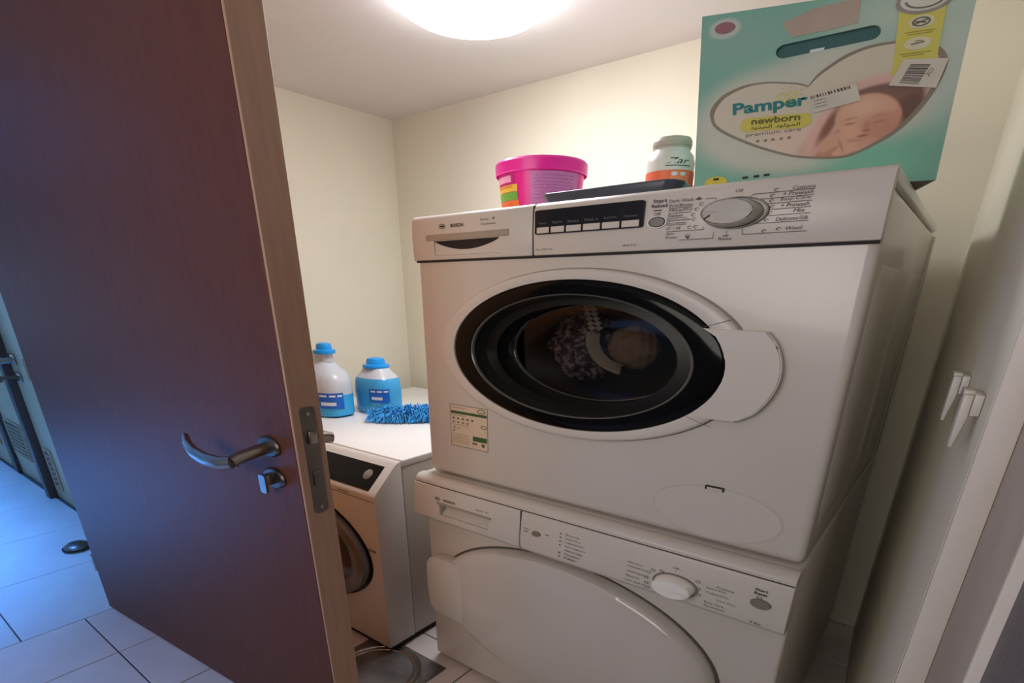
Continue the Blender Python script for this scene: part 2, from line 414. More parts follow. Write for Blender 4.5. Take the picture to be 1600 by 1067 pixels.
# ------------------------------------------------------------------ washing machine on top of the dryer
WX0, WX1, WZ0, WZ1, WY, WYB = -1.040, -0.122, 0.606, 1.197, 0.972, 1.86
DCX, DCZ = -0.610, 0.924
wm = thing('washing_machine', 'white front-loading washing machine with a black round door, stacked on the tumble dryer', 'washing machine', (-0.58, 1.3, WZ0))
body = obj('body', box(WX0, WX1, WY, WYB, WZ0 + 0.002, WZ1 - 0.020, 0.015, 4), M['white'], wm)
cb = ring([(0.0, 0), (0.318, 0), (0.318, 0.45), (0.0, 0.45)], DCX, DCZ, seg=64, y0=0.9)
cut(body, cb)
body.data.materials.clear(); body.data.materials.append(M['white'])
obj('lid', box(WX0 + .002, WX1, WY + .012, WYB, WZ1 - 0.0195, WZ1, 0.005, 3), M['whitel'], wm)
pz0 = 1.1085
def panel_profile(yf, z0, z1):
    return [(WY + .0118, z0), (yf, z0), (yf - .002, (z0 + z1) / 2), (yf, z1 - .012), (yf + .003, z1 - .005), (yf + .009, z1 - .001), (WY + .0118, z1)]
cp = obj('control_panel', prism(panel_profile(0.966, pz0, WZ1 + .0005), 'x', -0.7035, WX1, 0.0025), M['white2'], wm)
dr = obj('detergent_drawer', prism(panel_profile(0.966, pz0, WZ1 + .0005), 'x', WX0 - .004, -0.7065, 0.0025), M['white2'], wm)
cut(dr, prism([(-.974, 1.117), (-.789, 1.117), (-.789, 1.1455), (-.974, 1.1455)], 'y', .94, .978))
sm = [(-.9735, 1.1175), (-.7895, 1.1175)] + [(-.7895 - .184 * t, 1.1440 - .017 * sin(pi * t) ** .8) for t in [i / 16 for i in range(17)]]
obj('drawer_grip', prism(sm, 'y', .9668, .9712), M['white2'], dr)
obj('grip_recess', box(-.9735, -.7895, .9713, .9719, 1.1175, 1.145), M['seam'], dr)  # thin dark plate stands in for the shade inside the grip
obj('trim_band', box(-.998, -.763, .9625, .966, 1.1465, 1.158, .001, 1), M['beige'], dr)
obj('seam', join(box(WX0 + .002, WX1 - .001, .969, .9735, pz0 - .004, pz0 - .0004), box(-.7064, -.7036, .968, .978, pz0, WZ1 - .004)), M['seam'], wm)
PY = 0.9632
# display and its six keys
dp = obj('display', prism(rrect(-.697, -.473, 1.1435, 1.1835, .006, .003), 'y', PY - .003, PY + .003), M['disp'], wm)
kx = [(-.692, -.664), (-.660, -.630), (-.626, -.594), (-.590, -.555), (-.551, -.517), (-.513, -.480)]
for x0, x1 in kx: obj('button', box(x0, x1, PY - .0042, PY - .001, 1.1452, 1.1552, .0008, 1), M['white2'], dp)
wl_ = ['Temp.', 'Spin', 'Rinse', 'Finish in', 'SpeedPerfect', 'Option']
obj('key_marks', join(*[txt(s, x0 + .003, 1.1595, (x1 - x0) - .008, .0042, PY - .0033) for s, (x0, x1) in zip(wl_, kx)]), M['inkl'], dp)
# start button
obj('start_button', ring([(0, -.0045), (.0125, -.004), (.0145, -.001), (.0145, .002)], -.4485, 1.1495, .52, 32, PY), M['btn'], wm)
obj('start_button_rim', ring([(.0150, .002), (.0152, -.0025), (.0172, -.0025), (.0175, .002)], -.4485, 1.1495, .52, 32, PY), M['whitel'], wm)
# programme knob
kc = (-.3235, 1.1535)
kn = obj('knob', ring([(0, -.031), (.036, -.031), (.0395, -.0285), (.042, -.012), (.045, .001)], kc[0] - .002, kc[1], .43, 64, PY), M['knob'], wm)
obj('knob_rim', ring([(.0366, -.0312), (.0372, -.0325), (.0392, -.0318), (.0402, -.029)], kc[0] - .002, kc[1], .43, 64, PY), M['chrome'], kn)
obj('knob_collar', ring([(.0458, .001), (.0465, -.005), (.049, -.005), (.050, .001)], kc[0] + .001, kc[1] + .0005, .43, 64, PY), M['btn'], kn)
obj('knob_pointer', line(kc[0] - .036, kc[1] - .0085, kc[0] - .026, kc[1] - .0035, .0022, PY - .0316), M['inkd'], kn)
# printing
T = []
ty_ = PY - .0006
T.append(txt('BOSCH', -.921, 1.1695, .036, .0062, ty_, bold=.03))
T.append(arc_line(-.9465, 1.1725, .0075, .0045, 0, 360, .0008, ty_)); T.append(line(-.950, 1.1725, -.943, 1.1725, .0028, ty_)); T.append(line(-.9505, 1.1705, -.9505, 1.1745, .001, ty_)); T.append(line(-.9425, 1.1705, -.9425, 1.1745, .001, ty_))
obj('maker_logo', join(*T), M['inkd'], wm)
T = [txt('Serie', -.836, 1.1765, .022, .0042, ty_), txt('4', -.805, 1.1767, .005, .0048, ty_, bold=.03), txt('VarioPerfect', -.836, 1.1685, .040, .0036, ty_)]
T += [txt('7kg  1000 rpm', -.697, 1.1165, .040, .0034, ty_), txt('A+++', -.510, 1.1163, .026, .0034, ty_)]
T += [txt('Start', -.459, 1.1775, .024, .0050, ty_, bold=.02), txt('Reload', -.461, 1.1705, .027, .0050, ty_, bold=.02), line(-.457, 1.1665, -.443, 1.1665, .0014, ty_), txt('Off', -.456, 1.1590, .012, .0042, ty_)]
left = [('Dark Wash', 1.1755), ('Shirts/Blouses', 1.1690), ('AllergyPlus', 1.1620), ('Outdoor', 1.1550), ('Sportswear', 1.1480)]
for i, (s, z) in enumerate(left): T.append(txt(s, -.431, z, .040 if len(s) > 8 else .026, .0045, ty_))
T += [txt('SuperQuick', -.431, 1.1420, .032, .0038, ty_), txt("15' / 30'", -.431, 1.1370, .024, .0040, ty_), txt('Spin', -.431, 1.1290, .013, .0040, ty_), txt('Empty', -.431, 1.1235, .019, .0042, ty_)]
for (cx, cz) in ((-.3765, 1.1700), (-.3835, 1.1635), (-.3880, 1.1560), (-.3860, 1.1495), (-.392, 1.1390), (-.382, 1.1390), (-.394, 1.1270)):
    T.append(arc_line(cx, cz, .0034, .0019, 20, 300, .0005, ty_, 12))
T.append(prism([(-.388, 1.1770), (-.382, 1.1800), (-.377, 1.1775), (-.382, 1.1760)], 'y', ty_ - .0002, ty_))
T.append(prism([(-.398, 1.1265), (-.390, 1.1265), (-.394, 1.1225)], 'y', ty_ - .0002, ty_))
for x0, z0, x1, z1 in ((-.372, 1.1765, -.356, 1.1765), (-.356, 1.1765, -.354, 1.1735), (-.431, 1.1345, -.369, 1.1345), (-.369, 1.1345, -.369, 1.1385), (-.408, 1.1215, -.352, 1.1215), (-.352, 1.1215, -.352, 1.1300), (-.332, 1.1260, -.332, 1.1305),
                       (-.431, 1.1675, -.392, 1.1675), (-.431, 1.1605, -.392, 1.1605), (-.431, 1.1535, -.398, 1.1535), (-.431, 1.1465, -.398, 1.1465)):
    T.append(line(x0, z0, x1, z1, .0007, ty_))
T += [txt('Off', -.3265, 1.1810, .011, .0040, ty_), txt('Rinse', -.343, 1.1180, .020, .0042, ty_), line(-.337, 1.1240, -.328, 1.1240, .0012, ty_)]
right = [('Cottons', -.246, 1.1775, .030), ('+ Prewash', -.258, 1.1710, .040), ('Easy Care', -.260, 1.1640, .040), ('+ Prewash', -.258, 1.1565, .038), ('Mix', -.240, 1.1490, .016), ('Delicates/Silk', -.262, 1.1395, .044), ('Wool', -.246, 1.1270, .022)]
for s, x, z, wd in right: T.append(txt(s, x, z, wd, .0047, ty_, shear=.2))
for x, z in ((-.268, 1.1795), (-.272, 1.1725), (-.272, 1.1658), (-.270, 1.1583), (-.281, 1.1505), (-.272, 1.1505), (-.275, 1.1415), (-.256, 1.1290), (-.276, 1.1275)):
    T.append(arc_line(x, z, .0030, .0016, 10, 290, .0006, ty_, 12))
for x0, z0, x1, z1 in ((-.300, 1.1765, -.217, 1.1765), (-.303, 1.1735, -.300, 1.1765), (-.303, 1.1735, -.303, 1.1705), (-.290, 1.1692, -.217, 1.1692), (-.283, 1.1625, -.217, 1.1625), (-.281, 1.1548, -.217, 1.1548), (-.278, 1.1470, -.217, 1.1470), (-.290, 1.1377, -.217, 1.1377), (-.292, 1.1400, -.290, 1.1377), (-.307, 1.1245, -.217, 1.1245), (-.307, 1.1245, -.309, 1.1325)):
    T.append(line(x0, z0, x1, z1, .0007, ty_))
obj('programme_print', join(*T), M['ink'], wm)

# door
dor = obj('door', ring([(.350, .004), (.3505, -.006), (.3485, -.0115), (.3440, -.0140), (.338, -.0148), (.316, -.0150), (.3105, -.0140), (.309, -.004), (.309, .02), (.315, .02), (.350, .006)], DCX, DCZ, y0=WY, closed=True, seg=128), M['white2'], wm)
obj('door_gap', ring([(.3507, .0006), (.3507, -.0008), (.3540, -.0008), (.3545, .0006)], DCX, DCZ, y0=WY, seg=128), M['btn'], wm)
obj('glass_rim', ring([(.3085, -.006), (.3075, -.0125), (.302, -.0145), (.262, -.0155), (.256, -.014)], DCX, DCZ, y0=WY, seg=128), M['black'], dor)
obj('bowl_wall', ring([(.256, -.014), (.252, -.004), (.246, .020), (.236, .050), (.224, .078), (.217, .088), (.211, .090)], DCX, DCZ, y0=WY, seg=128), M['bowl'], dor)
obj('bowl_bead', ring([(.2565, -.0150), (.2545, -.0175), (.2515, -.0160), (.2505, -.010)], DCX, DCZ, y0=WY, seg=128), mat('bead_grey', (96, 96, 92), 0.2), dor)
obj('bowl_lip', ring([(.213, .0885), (.211, .0855), (.208, .0860), (.207, .090)], DCX, DCZ, y0=WY, seg=96), mat('lip_grey', (70, 66, 62), 0.2), dor)
obj('glass', ring([(.207, .089), (.18, .094), (.12, .101), (.06, .105), (0, .106)], DCX, DCZ, y0=WY, seg=96), M['clear'], dor)
obj('drum', ring([(.212, .092), (.300, .10), (.300, .44), (0, .44)], DCX, DCZ, y0=WY - .07, seg=96), M['drum'], wm)
# handle flap
hp = [(-.345, .9890), (-.243, .9872)]
for i in range(1, 14):
    t = radians(19 - 45 * i / 14); hp.append((-.61 + .398 * cos(t), .924 + .172 * sin(t)))
hp += [(-.268, .8435), (-.355, .8420)]
for i in range(1, 12):
    t = radians(-33 + 60 * i / 12); hp.append((DCX + .3105 * cos(t), DCZ + .3105 * KZ * sin(t)))
hb = prism(hp, 'y', WY - .0185, WY - .004)
bmesh.ops.triangulate(hb, faces=[f for f in hb.faces if len(f.verts) > 4], ngon_method='EAR_CLIP')
bmesh.ops.bevel(hb, geom=[e for e in hb.edges if all(v.co.y < WY - .017 for v in e.verts) and all(v.co.x > -.34 for v in e.verts) and e.calc_face_angle(0) > .5 and max(v.co.x for v in e.verts) > -.30], offset=.0022, segments=2, affect='EDGES')
obj('door_handle', hb, M['white2'], dor)
obj('door_seam', line(-.345, .9905, -.300, 1.0035, .0009, WY - .0156), M['ink'], dor)
obj('door_seam', line(-.355, .8405, -.31, .828, .0007, WY - .0156), M['ink'], dor)
# filter cover lower right, and its slot
fx, fz = -.285, .668
obj('filter_cover', ring([(.1215, .0), (.1215, -.0012), (.1195, -.0012), (.1190, -.0004), (.118, -.0014), (0, -.0014)], fx, fz, .42, 96, WY), M['white'], wm)
obj('filter_slot', prism(rrect(-.308, -.272, .7115, .7200, .003, .002), 'y', WY - .0022, WY - .0008), M['inkd'], wm)
obj('slot_tab', box(-.304, -.276, WY - .003, WY - .0023, .7120, .7168), M['white'], wm)
# rating sticker
st = obj('energy_sticker', prism(rrect(-.955, -.834, .690, .793, .004, .003), 'y', WY - .0006, WY - .0001), mat('sticker_film', (214, 196, 172), .5), wm)
y9 = WY - .0009
obj('sticker_border', join(line(-.955, .6905, -.834, .6905, .0012, y9), line(-.955, .7925, -.834, .7925, .0012, y9), line(-.9545, .69, -.9545, .793, .0012, y9), line(-.8345, .69, -.8345, .793, .0012, y9)), M['ink'], st)
gr = mat('sticker_green', (62, 92, 62), .5)
obj('green_bands', join(line(-.952, .7745, -.836, .7745, .0065, y9), line(-.882, .7165, -.837, .7165, .0120, y9)), gr, st)
T = []
def star(cx, cz, r):
    return prism([(cx + (r if k % 2 == 0 else r * .42) * sin(pi * k / 5), cz + (r if k % 2 == 0 else r * .42) * cos(pi * k / 5) * .6) for k in range(10)], 'y', y9 - .0002, y9)
for i in range(5): T.append(star(-.944 + i * .0155, .7600, .0058))
for i in range(4): T.append(star(-.944 + i * .0155, .7505, .0050))
for i in range(2): T.append(star(-.942 + i * .0155, .7365, .0042))
T.append(star(-.944, .7290, .0050))
for z in (.786, .7675, .7445, .7205, .7155, .7105, .7055, .7005): T.append(line(-.950, z, -.905 if z > .75 else -.895, z, .0008, y9))
T += [arc_line(-.853, .7845, .011, .0042, 0, 360, .0014, y9), arc_line(-.846, .7480, .009, .0032, 0, 360, .0012, y9), line(-.884, .7045, -.868, .7045, .004, y9), prism([(-.855, .7070), (-.843, .7070), (-.846, .6990), (-.852, .6990)], 'y', y9 - .0002, y9)]
obj('sticker_marks', join(*T), M['ink'], st)
# pressed shapes on the side wall
for pts_ in ([(1.02, .70), (1.045, .66), (1.30, .66), (1.33, .70), (1.33, 1.04), (1.30, 1.08), (1.045, 1.08), (1.02, 1.04)], [(1.42, .70), (1.45, .66), (1.71, .66), (1.74, .70), (1.74, 1.04), (1.71, 1.08), (1.45, 1.08), (1.42, 1.04)]):
    obj('side_pressing', prism(pts_, 'x', WX1 - .001, WX1 + .0013, .0012), M['white'], wm)
obj('rear_rim', box(WX1 - .002, WX1 + .004, 1.82, WYB, WZ0 + .02, WZ1 - .03, .002), M['side'], wm)
for x in (WX0 + .03, WX1 - .08):
    for y in (1.0, 1.78): obj('foot', box(x, x + .05, y, y + .05, WZ0 - .0005, WZ0 + .0018), M['rubber'], wm)

# laundry seen through the glass
def cloth(name, label, cx, cy, cz, rx, ry, rz, m, seed, amp=1.0, rot=0.0):
    b = bmesh.new(); bmesh.ops.create_icosphere(b, subdivisions=5, radius=1)
    rr = random.Random(seed); ph = [rr.uniform(0, 6.28) for _ in range(6)]
    for v in b.verts:
        x, y, z = v.co
        f = 1 + amp * (.10 * sin(7 * x + 5 * z + ph[0]) + .07 * sin(13 * z - 6 * x + ph[1]) + .05 * sin(17 * x + 9 * y + ph[2]))
        X, Z = x * cos(rot) - z * sin(rot), x * sin(rot) + z * cos(rot)
        v.co = (cx + X * rx * f, cy + y * ry * f, cz + Z * rz * f)
    o = obj(name, b, m); o['label'] = label; o['category'] = 'garment'; o['group'] = 'laundry inside the washing machine'; return o

def zig_mat():
    m = bpy.data.materials.new('patterned_cloth'); m.use_nodes = True; N = m.node_tree.nodes; K = m.node_tree.links; p = N['Principled BSDF']
    p.inputs['Roughness'].default_value = .9
    tc = N.new('ShaderNodeTexCoord'); mp = N.new('ShaderNodeMapping'); K.new(tc.outputs['Object'], mp.inputs[0]); mp.inputs['Scale'].default_value = (1, 1, 2.2)
    vo = N.new('ShaderNodeTexVoronoi'); vo.inputs['Scale'].default_value = 75; K.new(mp.outputs[0], vo.inputs['Vector'])
    wv = N.new('ShaderNodeTexWave'); wv.inputs['Scale'].default_value = 9; wv.inputs['Distortion'].default_value = 9; wv.inputs['Detail Scale'].default_value = 3; K.new(mp.outputs[0], wv.inputs['Vector'])
    mu = N.new('ShaderNodeMath'); mu.operation = 'MULTIPLY'; K.new(vo.outputs['Distance'], mu.inputs[0]); K.new(wv.outputs['Fac'], mu.inputs[1])
    r = N.new('ShaderNodeValToRGB'); e = r.color_ramp.elements; e[0].color = lin((50, 34, 36)); e[0].position = .05; e[1].position = .62; e[1].color = lin((150, 132, 130))
    n = e.new(.28); n.color = lin((106, 78, 84))
    K.new(mu.outputs[0], r.inputs[0]); K.new(r.outputs[0], p.inputs['Base Color']); return m
cloth('garment', 'dark purple-brown garment with a fine pale pattern behind the round glass', -.730, 1.215, .928, .084, .045, .080, zig_mat(), 3)
cloth('garment', 'khaki brown cloth bulging in the middle of the washing machine drum', -.578, 1.185, .930, .062, .045, .048, mat('khaki_cloth', (134, 108, 84), .9), 9, .3)
# white banded towel: a curved fold between the two
b = bmesh.new(); rows = []
for i in range(25):
    t = i / 24; a = radians(168 + 92 * t); row = []
    for j, (rr_, yy) in enumerate([(.078, 1.130), (.085, 1.118), (.091, 1.127), (.096, 1.119), (.102, 1.128), (.108, 1.121), (.115, 1.134)]):
        row.append(b.verts.new((-.560 + rr_ * cos(a), yy, .948 + rr_ * .66 * sin(a))))
    rows.append(row)
for A, B in zip(rows, rows[1:]):
    for k in range(6): b.faces.new((A[k], A[k + 1], B[k + 1], B[k]))
bmesh.ops.solidify(b, geom=b.faces[:], thickness=.004)
o = obj('towel', b, mat('white_towel', (226, 214, 196), .9)); o['label'] = 'white folded towel edge curving through the drum'; o['category'] = 'towel'; o['group'] = 'laundry inside the washing machine'
b = bmesh.new(); rows = []
for i in range(13):
    t = i / 12; x = -.690 + .026 * t + .008 * (i % 2); z = 1.018 - .058 * t
    rows.append([b.verts.new((x + k * .009, 1.128 + .004 * (k % 2), z + .006 * (k % 2))) for k in range(4)])
for A, B in zip(rows, rows[1:]):
    for k in (0, 2): b.faces.new((A[k], A[k + 1], B[k + 1], B[k]))
bmesh.ops.solidify(b, geom=b.faces[:], thickness=.003)
o = obj('scarf', b, mat('white_scarf', (206, 200, 190), .9), smooth=False); o['label'] = 'white zigzag striped scarf above the towel inside the drum'; o['category'] = 'scarf'; o['group'] = 'laundry inside the washing machine'

# ------------------------------------------------------------------ tumble dryer below
DX0, DX1, DY, DYB = -1.058, -0.120, 0.968, 1.86
td = thing('tumble_dryer', 'white tumble dryer standing on the floor under the washing machine', 'tumble dryer', (-0.59, 1.3, 0))
obj('body', box(DX0, DX1, DY, DYB, 0.012, 0.6035, 0.007, 3), M['white'], td)
for x in (DX0 + .03, DX1 - .08):
    for y in (1.0, 1.78): obj('foot', box(x, x + .05, y, y + .05, 0.0, .0118), M['rubber'], td)
obj('top_fascia', prism([(DY, .586), (.934, .5845), (.9345, .592), (.939, .599), (.947, .6035), (DY, .6045)], 'x', DX0 - .001, DX1 + .001, .002), M['white2'], td)
def pp(z0): return [(DY, z0), (.932, z0), (.925, z0 + .008), (.9235, z0 + .03), (.9300, .5835), (DY, .5835)]
dcp = obj('control_panel', prism(pp(.487), 'x', -.7005, DX1 + .001, .002), M['white2'], td)
ddr = obj('water_container', prism(pp(.487), 'x', DX0 - .002, -.7035, .002), M['white2'], td, label='pull-out drawer front at the upper left of the dryer')
cut(ddr, prism([(-.962, .512), (-.800, .512), (-.795, .540), (-.966, .540)], 'y', .90, .952))
obj('grip_recess', prism([(.9275, .5125), (.948, .5125), (.951, .539), (.9495, .5398), (.944, .524)], 'x', -.9595, -.8025), M['white2'], ddr)
obj('trim_band', prism([(-.970, .5405), (-.790, .5405), (-.790, .545), (-.970, .545)], 'y', .922, .9285), M['beige'], ddr)
obj('seam', join(box(-.7034, -.7006, .929, .95, .490, .583), box(DX0 + .002, DX1 - .002, .934, .95, .5834, .5848)), M['seam'], td)
# panel print lies on the sloping front: y as a function of z
def dY(z): return .9235 + (.0065) * (z - .517) / (.5835 - .517) - .0009
def dt(s, x, z, wd, h, **k): return text_bm(s, (x, dY(z), z), (x + wd, dY(z), z), (x, dY(z + h), z + h), **k)
def dl(x0, z0, x1, z1, t):
    b = line(x0, z0, x1, z1, t, 0)
    for v in b.verts: v.co.y = dY(v.co.z)
    return b
def da(*a):
    b = arc_line(*a, 0)
    for v in b.verts: v.co.y = dY(v.co.z)
    return b
obj('maker_logo', join(dt('BOSCH', -.949, .5505, .040, .0065, bold=.03), da(-.972, .5540, .0078, .0046, 0, 360, .0009), dl(-.976, .554, -.968, .554, .003)), M['inkd'], ddr)
T = [dt('Serie', -.838, .5530, .024, .0042), dt('4', -.807, .5533, .005, .0048, bold=.03)]
T += [dt('Kurz', -.690, .5450, .016, .0040), dt('Off', -.690, .5380, .012, .0040), dt('set', -.630, .5440, .010, .0035)]
for i, s in enumerate(['Drying', 'Iron Dry', 'Cupboard Dry', 'Extra Cupboard', 'Anti-Crease', 'Container', 'Filter']):
    z = .5590 - i * .0088
    T.append(dt(s, -.576, z - .002, .020 + .0022 * len(s), .0045))
    if i != 4: T.append(star(-.590, z, .0036))
for v in T[-1].verts: pass
for b in T:
    for v in b.verts: v.co.y = dY(v.co.z)
L1 = [('Mix Dry', .5400), ('Cupboard Dry', .5320), ('Timed Program 40', .5210), ('Sports', .5110), ('Super Quick 40', .5010)]
for s, z in L1: T.append(dt(s, -.425 - .004 * (.54 - z) * 10, z, .020 + .0018 * len(s), .0045))
R1 = [('Cottons', .5435, -.245), ('Extra Dry', .5370, -.262), ('Cupboard Dry', .5280, -.262), ('Iron Dry', .5180, -.240), ('Easy Care', .5080, -.262), ('Synthetics', .5010, -.262)]
for s, z, x in R1: T.append(dt(s, x, z, .018 + .0020 * len(s), .0045))
for x, z in ((-.378, .5340), (-.382, .5215), (-.380, .5110), (-.376, .5020), (-.277, .5310), (-.274, .5200), (-.280, .5450), (-.352, .5440), (-.370, .5410)): T.append(da(x, z, .0040, .0022, 0, 360, .0007))
T += [dt('Off', -.332, .5560, .013, .0042), dl(-.3245, .5530, -.3245, .5505, .0012)]
T += [dt('7 kg', -.178, .4975, .020, .0050, bold=.02)]
obj('programme_print', join(*T), M['ink'], td)
obj('start_print', join(dt('Start', -.180, .5620, .022, .0052, bold=.03), dt('Reset', -.180, .5550, .022, .0052, bold=.03), da(-.170, .5500, .0045, .0022, 0, 360, .0007)), M['inkd'], td)
def seat(b):
    for v in b.verts: v.co.y += dY(v.co.z)
    return b
obj('start_button', seat(ring([(0, -.003), (.017, -.003), (.019, .002)], -.166, .5390, .48, 32)), M['btn'], td)
obj('set_button', seat(ring([(0, -.003), (.011, -.003), (.013, .002)], -.655, .5410, .5, 32)), M['btn'], td)
dk = obj('knob', seat(ring([(0, -.028), (.034, -.028), (.038, -.0255), (.040, -.010), (.042, .002)], -.322, .5250, .46, 64)), M['whitel'], td)
obj('knob_collar', seat(ring([(.0425, .002), (.043, -.003), (.0455, -.003), (.046, .002)], -.322, .5250, .46, 64)), M['btn'], dk)
# door
dcx, dcz = -.610, .288
dd = obj('door', ring([(.388, .0), (.3885, -.010), (.384, -.024), (.374, -.033), (.355, -.037), (.25, -.040), (.12, -.042), (0, -.0425)], dcx, dcz, y0=DY, kz=.470, seg=128), mat('glossy_white_door', (204, 197, 190), .16, noise=.008, nscale=4, coat=.5), td)
obj('door_gap', ring([(.3888, -.0002), (.3888, -.0018), (.3955, -.0018), (.396, -.0002)], dcx, dcz, y0=DY, kz=.470, seg=128), M['ink'], td)
fl = [(-.905, .376), (-1.000, .3735), (-1.022, .366), (-1.034, .350), (-1.036, .28), (-1.030, .215), (-1.012, .198), (-.90, .195)]
obj('door_handle', prism(fl, 'y', DY - .040, DY - .0003, .004), M['white2'], dd)

# ------------------------------------------------------------------ the washing machine on the left
LX0, LX1, LYF, LYB, LT_ = -2.115, -1.170, 0.877, 1.90, 0.607
lm = thing('washing_machine', 'low white washing machine with a black display strip, half hidden behind the brown door', 'washing machine', (-1.64, 1.4, 0))
obj('front_frame', prism([(LYF, .022), (LYF, .522), (.884, .533), (.962, .598), (.972, .603), (.9835, LT_ - .002), (.9835, .022)], 'x', LX0, LX1, .004), M['white2'], lm)
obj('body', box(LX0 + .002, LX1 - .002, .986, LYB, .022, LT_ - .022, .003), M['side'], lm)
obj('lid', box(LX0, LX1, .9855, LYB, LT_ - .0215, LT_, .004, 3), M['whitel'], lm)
obj('plinth', box(LX0 + .01, LX1 - .01, LYF + .012, LYB - .02, .0, .0215), M['seam'], lm)
def tilt(s, off=0.0):   # point on the sloping fascia, s = 0 bottom .. 1 top
    y0_, z0_, y1_, z1_ = .884, .533, .962, .598; n_ = Vector((0, -(z1_ - z0_), (y1_ - y0_))).normalized()
    return (y0_ + (y1_ - y0_) * s + n_.y * off, z0_ + (z1_ - z0_) * s + n_.z * off)
a_, b_, c_, d_ = tilt(.02, -.002), tilt(.86, -.002), tilt(.86, .0015), tilt(.02, .0015)
ld = obj('display', prism([a_, b_, c_, d_], 'x', -2.05, -1.203), M['black'], lm)
bb = ring([(0, 0), (.016, 0), (.018, .0015)], 0, 0, 1.0, 28)
mx = Matrix.Rotation(math.atan2(.065, .078) - pi / 2, 4, 'X')
for v in bb.verts:
    yv, zv = tilt(.50, .0022); q = mx @ v.co
    v.co = Vector((-1.2465 + v.co.x, yv + q.y, zv + q.z))
obj('round_key', bb, M['btn'], ld)
lcx, lcz = -1.625, .300
ldr = obj('door', ring([(.405, .0), (.405, -.012), (.400, -.024), (.385, -.030), (.355, -.028), (.335, -.018), (.330, -.010)], lcx, lcz, y0=LYF, kz=.455, seg=96), M['dsteel'], lm)
obj('door_gap', ring([(.405, -.0004), (.405, -.003), (.415, -.003), (.416, -.0004)], lcx, lcz, y0=LYF, kz=.455), M['black'], ldr)
obj('glass', ring([(.332, -.012), (.30, -.020), (.18, -.026), (0, -.028)], lcx, lcz, y0=LYF, kz=.455), mat('brown_glass', (48, 34, 28), .08, noise=0.0, coat=.4), ldr)
obj('door_button', box(-1.222, -1.188, LYF - .003, LYF + .001, .349, .356, .001), M['btn'], lm)
obj('seam', box(LX0 + .004, LX1 - .004, LYF - .0008, LYF + .001, .508, .5095), M['ink'], lm)
obj('panel_print', line(-1.335, .5160, -1.285, .5160, .0022, LYF - .001), M['ink'], lm)

# ------------------------------------------------------------------ things standing on top of the washing machine
tub = thing('plastic_tub', 'hot pink plastic tub with a lid, left end of the washing machine top', 'tub', (-.858, 1.205, WZ1))
tc_ = (-.858, 1.205)
obj('tub_body', lathe([(0, WZ1 + .0005), (.084, WZ1 + .0005), (.088, WZ1 + .004), (.099, WZ1 + .095), (.097, WZ1 + .095), (.08, WZ1 + .03), (0, WZ1 + .03)], *tc_, seg=64), M['pink'], tub)
obj('lid', lathe([(.1035, WZ1 + .0855), (.1050, WZ1 + .087), (.1055, WZ1 + .107), (.102, WZ1 + .1115), (.095, WZ1 + .1125), (.090, WZ1 + .1105), (0, WZ1 + .1105)], *tc_, seg=64), M['pinklid'], tub)
def wrap(cx, cy, r0, r1, zb0, zb1, a0, a1, z0, z1, n=14, sx=1, sy=1, sq=2.0):
    """label wrapped on a tapered round wall; r0 at zb0, r1 at zb1"""
    b = bmesh.new(); A = []; B = []
    for i in range(n + 1):
        t = radians(a0 + (a1 - a0) * i / n); c, s = cos(t), sin(t); k = (abs(c) ** sq + abs(s) ** sq) ** (-1 / sq)
        for z, L_ in ((z0, A), (z1, B)):
            r = (r0 + (r1 - r0) * (z - zb0) / (zb1 - zb0)) * k; L_.append(b.verts.new((cx + r * sx * c, cy + r * sy * s, z)))
    for i in range(n): b.faces.new((A[i], A[i + 1], B[i + 1], B[i]))
    return b
def tl(a0, a1, z0, z1, off=.0012): return wrap(*tc_, .088 + off, .099 + off, WZ1 + .004, WZ1 + .095, a0, a1, WZ1 + z0, WZ1 + z1)
# the side seen by the camera spans angles of about 215 .. 395 degrees (camera lies at 305)
obj('label', tl(222, 268, .004, .084, .0006), M['mag'], tub)
obj('label', tl(226, 262, .068, .080), M['lightpink'], tub, label='small pale pink sticker')
obj('label', tl(224, 272, .050, .063), M['lyel'], tub, label='yellow strip label')
obj('label', tl(224, 272, .034, .049), M['lgrn'], tub, label='green strip label')
obj('label', tl(224, 274, .015, .033), M['lorg'], tub, label='orange strip label')
obj('label', tl(291, 362, .022, .084), M['lilac'], tub, label='lilac information label')
T = []
for z in (.057, .060, .019, .023, .027): T.append(tl(230, 264, z, z + .0012, .0016))
obj('label_marks', join(*T), M['olab2'], tub)
obj('label_marks', join(*[tl(296, 352, z, z + .0010, .0016) for z in (.034, .040, .046, .052, .058, .064, .070, .076)]), mat('label_violet_print', (170, 92, 160), .5), tub)

tray = obj('tray', prism([(-.716, 1.012), (-.722, 1.030), (-.716, 1.08), (-.70, 1.095), (-.465, 1.095), (-.447, 1.08), (-.436, 1.03), (-.444, 1.008), (-.46, .998), (-.70, .998)], 'z', WZ1 + .001, WZ1 + .0195, .0035, 3), M['slate'])
for v in tray.data.vertices:
    if v.co.z < WZ1 + .008: v.co.x = -.578 + (v.co.x + .578) * .955; v.co.y = 1.045 + (v.co.y - 1.045) * .93
tray['label'] = 'dark slate grey flat tray lying at the front edge of the washing machine top'; tray['category'] = 'tray'
# mauve pouch behind the tray
b = bmesh.new(); nx, nz = 14, 6
for s in (0, 1):
    pass
pts = [(-.66, .0), (-.60, .034), (-.555, .050), (-.50, .066), (-.47, .068), (-.465, .0)]
po = obj('pouch', prism([(x + .02, WZ1 + .0008 + z) for x, z in pts], 'y', 1.29, 1.31, .006, 3), M['mauve'])
po['label'] = 'mauve plastic pouch slumped between the tray and the orange-labelled bottle'; po['category'] = 'pouch'

